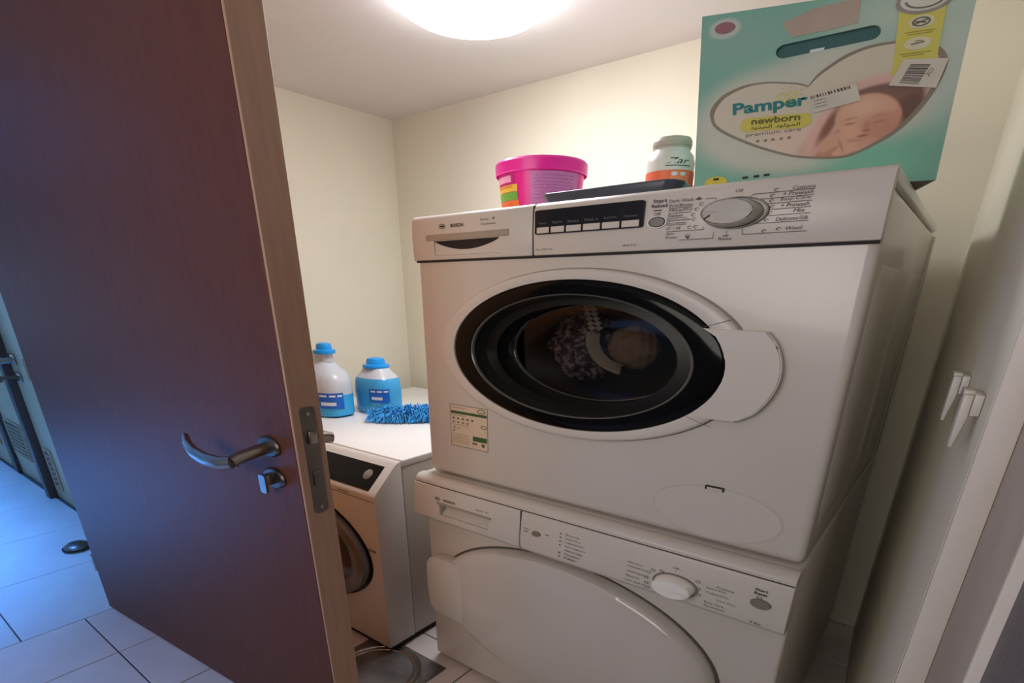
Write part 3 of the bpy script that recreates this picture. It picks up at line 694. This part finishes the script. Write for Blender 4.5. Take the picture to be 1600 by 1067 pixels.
bc = (-.558, 1.235); bz = WZ1 + .0006
bt = thing('supplement_bottle', 'small clear bottle with a ribbed cap and an orange label, beside the green carton', 'bottle', (bc[0], bc[1], WZ1))
obj('bottle_body', lathe([(0, bz), (.043, bz), (.047, bz + .004), (.0475, bz + .082), (.044, bz + .094), (.037, bz + .101), (.036, bz + .106), (.034, bz + .106)], *bc), M['frost'], bt)
obj('cap', lathe([(.036, bz + .1055), (.0375, bz + .107), (.038, bz + .1085), (.036, bz + .1095), (.0375, bz + .1105), (.0375, bz + .121), (.035, bz + .1245), (0, bz + .1250)], *bc), M['capw'], bt)
obj('cap_ribs', lathe([(.0378, bz + .112), (.0388, bz + .1128), (.0378, bz + .1136), (.0388, bz + .1150), (.0378, bz + .1158), (.0385, bz + .118), (.0378, bz + .1188)], *bc), M['capw'], bt)
lb = lambda a0, a1, z0, z1, off=.0008: wrap(*bc, .0472 + off, .0475 + off, bz, bz + .08, a0, a1, bz + z0, bz + z1)
obj('label', lb(200, 420, .006, .066), M['olab'], bt, label='orange wrap-round label')
obj('label_panel', lb(296, 345, .010, .064, .0012), mat('salmon_panel', (242, 142, 98), .5), bt)
ci = bmesh.new()
for a in (305, 325):
    t = radians(a); c0 = Vector((bc[0] + .0492 * cos(t), bc[1] + .0492 * sin(t), bz + .059)); tv = Vector((-sin(t), cos(t), 0))
    vs = [ci.verts.new(c0 + tv * (.0062 * cos(q)) + Vector((0, 0, .0034 * sin(q)))) for q in [2 * pi * k / 16 for k in range(16)]]; ci.faces.new(vs)
obj('label_icon', ci, M['wprint'], bt)
# handwritten style name on the shoulder
tt = text_bm('Zar', (0, 0, 0), (1, 0, 0), (0, 0, 1), shear=.35)
for v in tt.verts:
    a = radians(284 + v.co.x * 56); v.co = Vector((bc[0] + .0478 * cos(a), bc[1] + .0478 * sin(a), bz + .076 + v.co.z * .010))
t2 = lb(282, 345, .0725, .0737, .0006)
obj('name_print', join(tt, t2), M['inkd'], bt)

# ------------------------------------------------------------------ detergent bottles on the left machine
def jug(name, label, cx, cy, sx, sy, prof, liq_z, capz, capr, capx, lab_a, lab_z, lm_, shoulder):
    t = thing(name, label, 'bottle', (cx, cy, LT_), group='detergent bottles on the left washing machine')
    split = [p for p in prof if p[1] <= liq_z]
    def at(z):
        for (r0, z0), (r1, z1) in zip(prof, prof[1:]):
            if z0 <= z <= z1 and z1 > z0: return r0 + (r1 - r0) * (z - z0) / (z1 - z0)
        return prof[-1][0]
    obj('jug_base', lathe(split + [(at(liq_z), liq_z)], cx, cy, sx, sy, sq=2.9), lm_, t, label='lower part filled with blue detergent')
    obj('jug_body', lathe([(at(liq_z), liq_z + .0002)] + [p for p in prof if p[1] > liq_z], cx, cy, sx, sy, sq=2.9), M['jug'], t)
    cxx = cx + capx
    nk = lathe([(capr * .72, capz - .030), (capr * .72, capz)], cxx, cy, 1, .9)
    obj('neck', nk, M['jug'], t)
    cp_ = obj('cap', lathe([(capr * .70, capz), (capr * 1.0, capz), (capr * 1.03, capz + .006), (capr * .98, capz + .012), (capr * .72, capz + .015), (capr * .70, capz + .026), (capr * .62, capz + .034), (capr * .4, capz + .037), (0, capz + .0375)], cxx, cy, 1, .9), M['bcap'], t)
    r = at((lab_z[0] + lab_z[1]) / 2) + .0012
    lb_ = obj('label', wrap(cx, cy, r, r, lab_z[0], lab_z[1], lab_a[0], lab_a[1], lab_z[0], lab_z[1], sx=sx, sy=sy, sq=2.9), M['blab'], t)
    T = []; h = lab_z[1] - lab_z[0]; am = lab_a[1] - lab_a[0]
    for k in range(3): T.append(wrap(cx, cy, r + .001, r + .001, lab_z[0], lab_z[1], lab_a[0] + am * (.10 + .30 * k), lab_a[0] + am * (.32 + .30 * k), lab_z[0] + h * .76, lab_z[0] + h * .88, sx=sx, sy=sy, sq=2.9, n=4))
    T.append(wrap(cx, cy, r + .001, r + .001, lab_z[0], lab_z[1], lab_a[0] + am * .12, lab_a[0] + am * .62, lab_z[0] + h * .20, lab_z[0] + h * .42, sx=sx, sy=sy, sq=2.9, n=6))
    obj('label_marks', join(*T), M['wprint'], lb_)
    return t
z0 = LT_ + .0006
jug('detergent_jug', 'larger frosted jug half full of blue detergent, next to the brown door leaf', -1.925, 1.25, 1.30, .62,
    [(0, z0), (.105, z0), (.116, z0 + .008), (.118, z0 + .10), (.116, z0 + .135), (.104, z0 + .158), (.080, z0 + .178), (.058, z0 + .200), (.05, z0 + .228)], z0 + .083, z0 + .226, .043, .055, (296, 352), (z0 + .035, z0 + .092), M['liq'], 0)
jug('detergent_bottle', 'smaller bottle full of blue detergent with a blue cap, behind the fluffy duster', -1.765, 1.40, 0.88, .62,
    [(0, z0), (.098, z0), (.107, z0 + .008), (.109, z0 + .09), (.103, z0 + .125), (.088, z0 + .143), (.07, z0 + .156), (.06, z0 + .168)], z0 + .133, z0 + .168, .053, .0, (286, 340), (z0 + .048, z0 + .098), M['liq2'], 0)

# fluffy blue duster head
du = thing('duster', 'bright blue fluffy microfibre duster lying on the left washing machine', 'duster', (-1.50, 1.37, LT_))
path = [Vector((-1.640, 1.262, LT_ + .020)), Vector((-1.565, 1.318, LT_ + .022)), Vector((-1.50, 1.38, LT_ + .026)), Vector((-1.43, 1.44, LT_ + .03)), Vector((-1.36, 1.50, LT_ + .03))]
obj('core', tube(path, [.010, .017, .02, .02, .012]), M['fluff'], du)
obj('duster_handle', tube([path[-1], Vector((-1.30, 1.55, LT_ + .028)), Vector((-1.215, 1.62, LT_ + .02))], .009), M['bcap'], du)
b = bmesh.new(); rr = random.Random(5)
for k in range(4200):
    t = rr.random() * 3.999; i = int(t); p = path[i].lerp(path[i + 1], t - i); ax = (path[i + 1] - path[i]).normalized()
    a = rr.uniform(-.25 * pi, 1.25 * pi); sd = Vector((ax.y, -ax.x, 0)).normalized()
    d = sd * cos(a) + Vector((0, 0, 1)) * sin(a) + ax * rr.uniform(-.8, .8); d.normalize()
    if d.z < -.2: d.z = -.1
    L_ = rr.uniform(.035, .072) * (0.75 if t < .5 else 1); w_ = .0022
    q0 = p + d * .01; q1 = p + d * L_ * .6; q2 = p + d * L_ + Vector((0, 0, -.018 - .01 * rr.random()))
    for q in (q0, q1, q2):
        if q.z < LT_ + .0015: q.z = LT_ + .0015 + rr.random() * .003
        if q.z > LT_ + .062: q.z = LT_ + .062
    n_ = d.cross(Vector((rr.random(), rr.random(), rr.random()))).normalized() * w_
    v = [b.verts.new(q0 - n_), b.verts.new(q0 + n_), b.verts.new(q1 + n_), b.verts.new(q1 - n_), b.verts.new(q2)]
    b.faces.new(v[:4]); b.faces.new((v[3], v[2], v[4]))
fu = obj('fibres', b, M['fluff'], du, smooth=False); fu['kind'] = 'stuff'

# ------------------------------------------------------------------ nappy carton
BX = thing('cardboard_box', 'pale green nappy carton with a heart-shaped print, on the stacked washing machine', 'box', (-.42302, 1.04, WZ1 + .0006), rz=math.atan2(1.1511 - 1.04, -.0931 + .42302))
TH = mat('teal_carton', (132, 186, 170), .55, noise=.05, nscale=9)
W_, D_, H_ = .3481, .20, .232
b = bmesh.new()   # front wall with the hand slot cut right through
lo = [(0, 0), (W_, 0), (W_ - .010, H_), (-.0175, H_)]
fr_ = obj('front_wall', prism(lo, 'y', 0, .004), TH, BX, local=True)
n = 12; sl = []
c0, c1, rz_, rx_ = (.1085, .1772), (.2195, .1878 - .0015), .0085, .0125
for i in range(n + 1):
    t = radians(90 + 180 * i / n); sl.append((c0[0] + rx_ * cos(t), c0[1] + rz_ * sin(t)))
for i in range(n + 1):
    t = radians(-90 + 180 * i / n); sl.append((c1[0] + rx_ * cos(t), c1[1] + rz_ * sin(t)))
def cut_local(o, cb):
    me = bpy.data.meshes.new('c'); bmesh.ops.recalc_face_normals(cb, faces=cb.faces); cb.to_mesh(me); cb.free()
    c = bpy.data.objects.new('c', me); C.objects.link(c); par = o.parent; o.parent = None
    md = o.modifiers.new('b', 'BOOLEAN'); md.operation = 'DIFFERENCE'; md.solver = 'EXACT'; md.object = c
    bpy.context.view_layer.update(); dg = bpy.context.evaluated_depsgraph_get()
    nm = bpy.data.meshes.new_from_object(o.evaluated_get(dg), depsgraph=dg)
    o.modifiers.clear(); o.data = nm; o.parent = par; bpy.data.objects.remove(c); bpy.data.meshes.remove(me)
cut_local(fr_, prism(sl, 'y', -.01, .02))
back = join(prism(lo, 'y', D_ - .004, D_))
obj('back_wall', back, TH, BX, local=True)
def slab(a, bq, y0, y1):   # wall through two (x,z) points, 4 mm thick
    b = bmesh.new(); (xa, za), (xb, zb) = a, bq; d = Vector((xb - xa, 0, zb - za)).normalized(); nn = Vector((-d.z, 0, d.x)) * .004
    P = [Vector((xa, 0, za)), Vector((xb, 0, zb)), Vector((xb, 0, zb)) + nn, Vector((xa, 0, za)) + nn]
    A = [b.verts.new((p.x, y0, p.z)) for p in P]; B = [b.verts.new((p.x, y1, p.z)) for p in P]
    b.faces.new(A); b.faces.new(B[::-1])
    for i in range(4): b.faces.new((A[i], B[i], B[(i + 1) % 4], A[(i + 1) % 4]))
    return b
obj('side_wall', slab((W_, 0), (W_ - .010, H_), .0042, D_ - .0042), TH, BX, local=True)
obj('side_wall', slab((-.0175, H_), (0, 0), .0042, D_ - .0042), TH, BX, local=True)
obj('base_flap', box(.0042, W_ - .0042, .0042, D_ - .0042, .0002, .004), mat('card_grey', (150, 140, 128), .8), BX, local=True)
obj('top_flap', box(-.013, W_ - .0145, .0042, D_ - .0042, H_ - .005, H_ - .0005), TH, BX, local=True)
obj('slot_liner', box(.085, .245, .0065, .010, .150, .212), mat('dark_teal_card', (66, 104, 104), .7), BX, local=True)
obj('paper_notch', prism([(.1434, .1764), (.1627, .1775), (.1605, .1700), (.1427, .1690)], 'y', .0045, .0062), M['wprint'], BX, local=True)
PX = -.0004
def flat(pts, m, name, y=PX, par=BX, thick=.0003, **k):
    return obj(name, prism(pts, 'y', y - thick, y), m, par, local=True, smooth=False, **k)
def ell(cx, cz, rx, rz, rot=0, n=32):
    return [(cx + rx * cos(t) * cos(rot) - rz * sin(t) * sin(rot), cz + rx * cos(t) * sin(rot) + rz * sin(t) * cos(rot)) for t in [2 * pi * i / n for i in range(n)]]
HEART = [(0.1488, 0.1316), (0.1361, 0.1359), (0.1115, 0.1396), (0.0867, 0.1419), (0.0558, 0.1402), (0.027, 0.1304), (0.0116, 0.1136), (0.0136, 0.0993), (0.0236, 0.087), (0.0504, 0.073), (0.0953, 0.0555), (0.1419, 0.0421), (0.1798, 0.0372), (0.2161, 0.0361), (0.241, 0.0429), (0.2791, 0.0622), (0.3012, 0.0841), (0.3162, 0.1083), (0.324, 0.1327), (0.3222, 0.1486), (0.3083, 0.162), (0.2839, 0.1713), (0.2518, 0.1733), (0.2198, 0.1715), (0.1936, 0.1648), (0.1733, 0.1543), (0.1581, 0.1438)]
HEARTIN = [(0.1492, 0.1295), (0.135, 0.1339), (0.1119, 0.1374), (0.0871, 0.1397), (0.0594, 0.1371), (0.0324, 0.1272), (0.0198, 0.1129), (0.0185, 0.1), (0.0276, 0.089), (0.0526, 0.0757), (0.0964, 0.0583), (0.1419, 0.045), (0.1793, 0.0398), (0.2143, 0.0387), (0.2381, 0.0455), (0.2751, 0.0652), (0.2955, 0.0872), (0.3092, 0.1099), (0.3159, 0.1335), (0.3119, 0.1485), (0.3012, 0.1596), (0.2822, 0.1676), (0.2525, 0.1701), (0.2217, 0.1681), (0.1962, 0.1611), (0.1762, 0.151), (0.1602, 0.1405)]
def smooth_closed(P, corner=0, n=4):
    """Catmull-Rom through the outline, keeping P[corner] sharp"""
    out = []; L_ = len(P)
    for i in range(L_):
        p1, p2 = P[i], P[(i + 1) % L_]
        p0 = P[i - 1] if i != corner else p1; p3 = P[(i + 2) % L_] if (i + 1) % L_ != corner else p2
        for k in range(n):
            t = k / n
            out.append(tuple(.5 * ((2 * p1[d]) + (-p0[d] + p2[d]) * t + (2 * p0[d] - 5 * p1[d] + 4 * p2[d] - p3[d]) * t * t + (-p0[d] + 3 * p1[d] - 3 * p2[d] + p3[d]) * t ** 3) for d in (0, 1)))
    return out
HO, HI = smooth_closed(HEART), smooth_closed(HEARTIN)

def print_mat(name, base, blobs, rough=.5):
    """soft-edged printed picture: blobs = (cx, cz, rx, rz, rot_degrees, softness, colour) in the carton's own front-face coordinates"""
    m = bpy.data.materials.new(name); m.use_nodes = True; N = m.node_tree.nodes; K = m.node_tree.links; p = N['Principled BSDF']; p.inputs['Roughness'].default_value = rough
    tc = N.new('ShaderNodeTexCoord'); last = None
    for cx, cz, rx, rz, rot, soft, col in blobs:
        a = N.new('ShaderNodeMapping'); a.vector_type = 'POINT'
        # shift to the centre first, then rotate and scale
        a.inputs['Location'].default_value = (-cx, 0, -cz); K.new(tc.outputs['Object'], a.inputs[0])
        r = N.new('ShaderNodeMapping'); r.vector_type = 'TEXTURE'; r.inputs['Rotation'].default_value = (0, -radians(rot), 0); r.inputs['Scale'].default_value = (rx, 1000, rz)
        K.new(a.outputs[0], r.inputs[0])
        ln = N.new('ShaderNodeVectorMath'); ln.operation = 'LENGTH'; K.new(r.outputs[0], ln.inputs[0])
        mr = N.new('ShaderNodeMapRange'); mr.interpolation_type = 'SMOOTHSTEP'; mr.inputs[1].default_value = 1 + soft; mr.inputs[2].default_value = 1 - soft; K.new(ln.outputs['Value'], mr.inputs[0])
        mx_ = N.new('ShaderNodeMix'); mx_.data_type = 'RGBA'; K.new(mr.outputs[0], mx_.inputs[0])
        if last is None: mx_.inputs[6].default_value = lin(base)
        else: K.new(last, mx_.inputs[6])
        mx_.inputs[7].default_value = lin(col); last = mx_.outputs[2]
    K.new(last, p.inputs['Base Color']); return m
halo = print_mat('teal_print', (122, 176, 160), [
    (.16, .100, .172, .078, 4, .16, (196, 200, 186)), (.33, .155, .03, .08, 0, .6, (186, 200, 190)), (.26, .205, .10, .03, 0, .9, (178, 198, 184)),
    (.06, .19, .07, .03, 0, .8, (134, 178, 164)), (.26, .03, .06, .03, 0, .8, (122, 190, 166)), (.018, .2135, .022, .012, 0, .2, (186, 196, 188))])
fr_.data.materials.clear(); fr_.data.materials.append(halo)
flat(HO, mat('heart_outline_grey', (138, 128, 116), .5), 'heart_outline')
SK = (212, 164, 138); SK2 = (196, 142, 118); HR = (122, 90, 78); PK = (222, 178, 166)
baby = print_mat('baby_print', (206, 198, 180), [
    (.165, .060, .070, .020, -8, .5, (220, 196, 180)), (.245, .120, .060, .016, 6, .35, (214, 176, 164)), (.300, .115, .030, .042, 20, .4, (200, 168, 156)),
    (.215, .056, .058, .022, 8, .3, (184, 134, 112)),
    (.1800, .072, .016, .036, -28, .35, PK), (.1885, .080, .0075, .026, -26, .6, (140, 96, 76)),
    (.276, .096, .030, .036, -14, .15, HR), (.2500, .1120, .046, .013, 4, .2, (126, 96, 86)), (.285, .082, .020, .028, -30, .3, (110, 82, 72)),
    (.2380, .0860, .043, .0285, -4, .08, SK), (.2560, .074, .024, .016, 0, .5, (204, 150, 134)), (.2280, .0985, .024, .010, 4, .7, (222, 180, 156)),
    (.2160, .0788, .0070, .0014, 6, .5, (140, 96, 80)), (.2560, .0795, .0085, .0015, 8, .5, (150, 104, 90)), (.2160, .0855, .008, .0010, 8, .7, (186, 138, 116)), (.2560, .0870, .009, .0010, 4, .7, (186, 138, 116)),
    (.2395, .0740, .0040, .0060, 0, .7, (190, 136, 114)), (.2410, .0690, .0056, .0020, 0, .6, (160, 108, 90)),
    (.2370, .0628, .0080, .0017, 6, .6, (164, 96, 84)),
    (.2330, .0555, .038, .0022, 6, .6, (150, 100, 82)), (.2760, .0850, .0060, .0090, 0, .3, (204, 150, 132)),
    (.1990, .0560, .020, .012, 20, .2, SK), (.2220, .0475, .024, .0085, 10, .2, (216, 170, 146)), (.2100, .0520, .0022, .010, 30, .6, SK2), (.1930, .0430, .016, .0035, 30, .4, SK2),
    (.2450, .0545, .018, .006, 20, .5, (208, 160, 140)), (.2620, .0700, .018, .014, 0, .8, (196, 142, 122)), (.2180, .0680, .010, .010, 0, .9, (222, 172, 148)), (.2300, .0410, .020, .0022, 12, .5, (190, 142, 120))])
flat(HI, baby, 'heart_picture', y=PX - .0004, label='heart-shaped printed photo of a sleeping baby')
flat([(0.0978, 0.2104), (0.1364, 0.2222), (0.1973, 0.2278), (0.2005, 0.1995), (0.165, 0.1960), (0.1137, 0.1925)], mat('beige_patch', (176, 160, 146), .6, noise=.04), 'beige_patch')
flat([(0.2491, 0.2085), (0.3059, 0.2050), (0.3095, 0.1469), (0.2678, 0.1493), (0.2676, 0.1333), (0.2575, 0.1337)], mat('yellow_band', (204, 196, 100), .5), 'yellow_band', y=PX - .0008)
Y3 = PX - .0013
flat(ell(.2770, .2147, .034, .0150), mat('grey_badge', (150, 144, 136), .5), 'badge', y=Y3)
flat(ell(.2770, .2150, .029, .0120), mat('pale_badge', (206, 206, 196), .5), 'badge_face', y=Y3 - .0004)
for c, r in (((.2792, .1911), .0155), ((.2810, .1673), .0165)): flat(ell(c[0], c[1], r, .0072), mat('icon_pale', (210, 206, 178), .5), 'icon', y=Y3)
def bt3(s, bl, br, tl, m, name, y, **k):
    b = text_bm(s, (bl[0], y, bl[1]), (br[0], y, br[1]), (tl[0], y, tl[1]), **k); return obj(name, b, m, BX, local=True, smooth=False)
g1 = mat('grey_box_print', (116, 110, 100), .6)
ib = bmesh.new()
T = [arc_line(.2792, .1911, .010, .0045, 0, 360, .0014, Y3 - .0006), line(.270, .1885, .288, .1935, .002, Y3 - .0006), line(.271, .192, .286, .1895, .0016, Y3 - .0006), line(.273, .1665, .289, .1685, .0016, Y3 - .0006), line(.2775, .170, .286, .170, .001, Y3 - .0006), arc_line(.2775, .2150, .0225, .0088, 185, 355, .0016, Y3 - .0008)]
obj('icon_marks', join(*T), g1, BX, local=True, smooth=False)
obj('band_text', join(*[line(x0, z, x1, z + .0004, .0011, Y3) for x0, x1, z in ((.262, .300, .1805), (.266, .297, .1780), (.262, .300, .1565), (.266, .292, .1540))]), mat('olive_print', (160, 146, 54), .6), BX, local=True, smooth=False)
teal = mat('logo_teal', (36, 128, 128), .5)
bt3('Pamper', (.0466, .0985), (.1534, .1030), (.0437, .1180), teal, 'brand_lettering', Y3, bold=.035)
# small heart logo above the lettering
def mini(cx, cz, s, t):
    pts = []
    for i in range(40):
        a = 2 * pi * i / 40; pts.append((cx + s * 16 * sin(a) ** 3 / 16, cz + s * .48 * (13 * cos(a) - 5 * cos(2 * a) - 2 * cos(3 * a) - cos(4 * a)) / 13))
    b = bmesh.new(); A = [b.verts.new((x, Y3, z)) for x, z in pts]; B = [b.verts.new((cx + (x - cx) * t, Y3, cz + (z - cz) * t)) for x, z in pts]
    for i in range(40): b.faces.new((A[i], A[(i + 1) % 40], B[(i + 1) % 40], B[i]))
    return b
obj('heart_logo', join(mini(.1213, .1200, .0150, .76), mini(.1225, .1200, .0065, .6)), mat('logo_yellow', (214, 206, 116), .5), BX, local=True, smooth=False)
obj('logo_rays', join(*[line(x0, z0_, x1, z1_, .0009, Y3) for x0, z0_, x1, z1_ in ((.1235, .1305, .1240, .1335), (.1310, .1290, .1335, .1312), (.1385, .1265, .143, .1282), (.1140, .1295, .1130, .1315), (.1390, .1215, .1440, .1222))]), mat('ray_grey', (176, 166, 140), .5), BX, local=True, smooth=False)
flat(rrect(.0595, .1622, .0795, .0975, .011, .0085), mat('pill_yellow', (206, 194, 92), .5), 'yellow_pill', y=Y3)
ol = mat('olive_lettering', (108, 106, 52), .6)
bt3('newborn', (.0757, .0880), (.1461, .0890), (.0748, .0968), ol, 'product_lettering', Y3 - .0006, bold=.03)
ar = '\u062F\u064A\u062F\u062C\u0644\u0627 \u062F\u0648\u0644\u0648\u0645\u0644\u0627'
ar = '\uFEAA\uFEF3\uFEAA\uFEA0\uFEDF\u0627 \u0640\uFEA9\uFEEE\uFEDF\uFEEE\uFEE4\uFEDF\u0627'.replace('\u0640', '')
bt3(ar, (.0749, .0808), (.1473, .0808), (.0741, .0868), ol, 'arabic_lettering', Y3 - .0006, bold=.02)
bt3('premium care', (.0709, .0715), (.1500, .0742), (.0701, .0772), g1, 'premium_lettering', Y3)
def star2(cx, cz, r, y): return prism([(cx + (r if k % 2 == 0 else r * .45) * sin(pi * k / 5), cz + (r if k % 2 == 0 else r * .45) * cos(pi * k / 5) * .62) for k in range(10)], 'y', y - .0002, y)
obj('print_stars', join(*[star2(x, z, .0036, Y3) for x, z in ((0.0892, 0.0660), (0.1006, 0.0663), (0.1112, 0.0667), (0.1232, 0.0671), (0.1344, 0.0676))]), g1, BX, local=True, smooth=False)
flat(ell(.0175, .2142, .0145, .0066), mat('plum_print', (150, 102, 112), .5), 'corner_emblem', y=Y3)
flat([(.006, .2095), (.03, .2095), (.03, .2125), (.006, .2125)], mat('emblem_pale', (196, 196, 188), .5), 'emblem_caption', y=Y3 + .0004)
flat(ell(.0340, .0120, .018, .0090), mat('yellow_spot', (210, 192, 60), .5), 'yellow_spot', y=Y3)
obj('size_mark', line(.0290, .0170, .0380, .0175, .0030, Y3 - .0006), M['inkd'], BX, local=True, smooth=False)
for x_, z_ in ((.0740, .0170), (.0910, .0180), (.1060, .0190)): obj('size_mark', line(x_, z_, x_ + .0085, z_ + .0006, .0030, Y3 - .0003), M['inkd'], BX, local=True, smooth=False)
wst = mat('white_sticker', (206, 200, 188), .45)
s1 = flat([(0.1526, 0.1186), (0.2139, 0.1274), (0.2241, 0.1068), (0.1624, 0.0961)], wst, 'price_sticker', y=Y3 - .0010)
Y4 = Y3 - .0017
def bars(bl, br, tr, tl, n, seed, y):
    r_ = random.Random(seed); T_ = []; t = 0.0; bl, br, tr, tl = [Vector((p[0], y, p[1])) for p in (bl, br, tr, tl)]
    b = bmesh.new()
    while t < 1:
        wd = r_.choice((.6, 1, 1.6)) / n
        if t + wd > 1: break
        vs = [bl.lerp(br, t), bl.lerp(br, t + wd), tl.lerp(tr, t + wd), tl.lerp(tr, t)]; b.faces.new([b.verts.new(v) for v in vs])
        t += wd + r_.choice((.5, .8, 1.3)) / n
    return b
obj('barcode', bars((.1557, .1140), (.2094, .1225), (.2071, .1262), (.1539, .1175), 30, 2, Y4), M['ink'], s1, local=True, smooth=False)
obj('sticker_text', join(*[line(.1600 + k * .002, .1110 - k * .004, .1760 + k * .002, .1133 - k * .004, .0008, Y4) for k in range(3)]), M['inkl'], s1, local=True, smooth=False)
s2 = flat([(0.2682, 0.1505), (0.3236, 0.1462), (0.3175, 0.1132), (0.2564, 0.1213)], wst, 'parcel_sticker', y=Y3 - .0010)
obj('barcode', bars((.2690, .1231), (.2783, .1441), (.3034, .1416), (.2934, .1194), 26, 4, Y4), M['ink'], s2, local=True, smooth=False)
b = text_bm('2C1', (.3040, Y4, .1270), (.3090, Y4, .1345), (.3000, Y4, .1300)); obj('sticker_text', b, M['ink'], s2, local=True, smooth=False)

# ------------------------------------------------------------------ floor drain, doorstop, wall socket
fd = thing('floor_drain', 'square steel floor drain with a round lid, at the left machine\'s foot', 'floor drain', (-1.135, .79, 0))
obj('plate', box(-1.29, -.985, .645, .935, .0003, .003, .001, 1), M['plate'], fd)
rg = lathe([(.136, .0031), (.134, .0062), (.128, .0062), (.126, .0042), (.122, .0042), (.120, .0062), (.112, .0062), (.110, .0032)], -1.135, .79, 1, 1.0, seg=72)
obj('rim', rg, M['chrome'], fd)
obj('drain_lid', lathe([(.110, .0034), (.108, .0052), (.02, .0052), (0, .0050)], -1.135, .79, seg=64), M['plate'], fd)
ds = thing('doorstop', 'small steel dome doorstop on the blue-lit corridor floor', 'doorstop', (-2.86, .53, 0))
obj('dome', lathe([(.052, .0004), (.052, .010), (.045, .022), (.03, .031), (0, .035)], -2.86, .53), M['dsteel'], ds)
obj('rubber_ring', lathe([(.0525, .006), (.0545, .008), (.0545, .013), (.0525, .015)], -2.86, .53), M['rubber'], ds)

# two white plastic brackets on the right wall
def wall_x(y): return -0.050 + (YB - y) * (0.092 / (YB - .80))
wa = math.atan2(.092, YB - .80)
for sk_y, lab in ((.875, 'nearer of the two white plastic wedge brackets on the right wall'), (1.06, 'farther of the two white plastic wedge brackets on the right wall')):
    sk = thing('wall_bracket', lab, 'bracket', (wall_x(sk_y), sk_y, .93), group='white brackets on the right wall')
    sk.rotation_euler = (0, 0, wa)
    obj('mount', box(-.010, -.0006, -.020, .032, -.022, .003, .0015), M['plug'], sk, local=True)
    obj('wedge', prism([(-.0205, .002), (-.0105, .002), (-.0105, -.026), (-.0165, -.062), (-.0205, -.062)], 'y', -.018, .012, .0015), M['plug'], sk, local=True)
    obj('arm', box(-.0205, -.0095, -.008, .026, -.004, .006, .001), M['plug'], sk, local=True)

for o in bpy.data.objects:      # fine lettering too small to be picked apart
    if o.parent and o.name.split('.')[0] in ('programme_print', 'sticker_marks', 'key_marks', 'maker_logo', 'start_print', 'icon_marks', 'band_text', 'print_stars', 'label_marks', 'logo_rays', 'barcode', 'sticker_text', 'green_bands', 'sticker_border', 'heart_logo', 'name_print', 'label_icon'):
        o['kind'] = 'stuff'
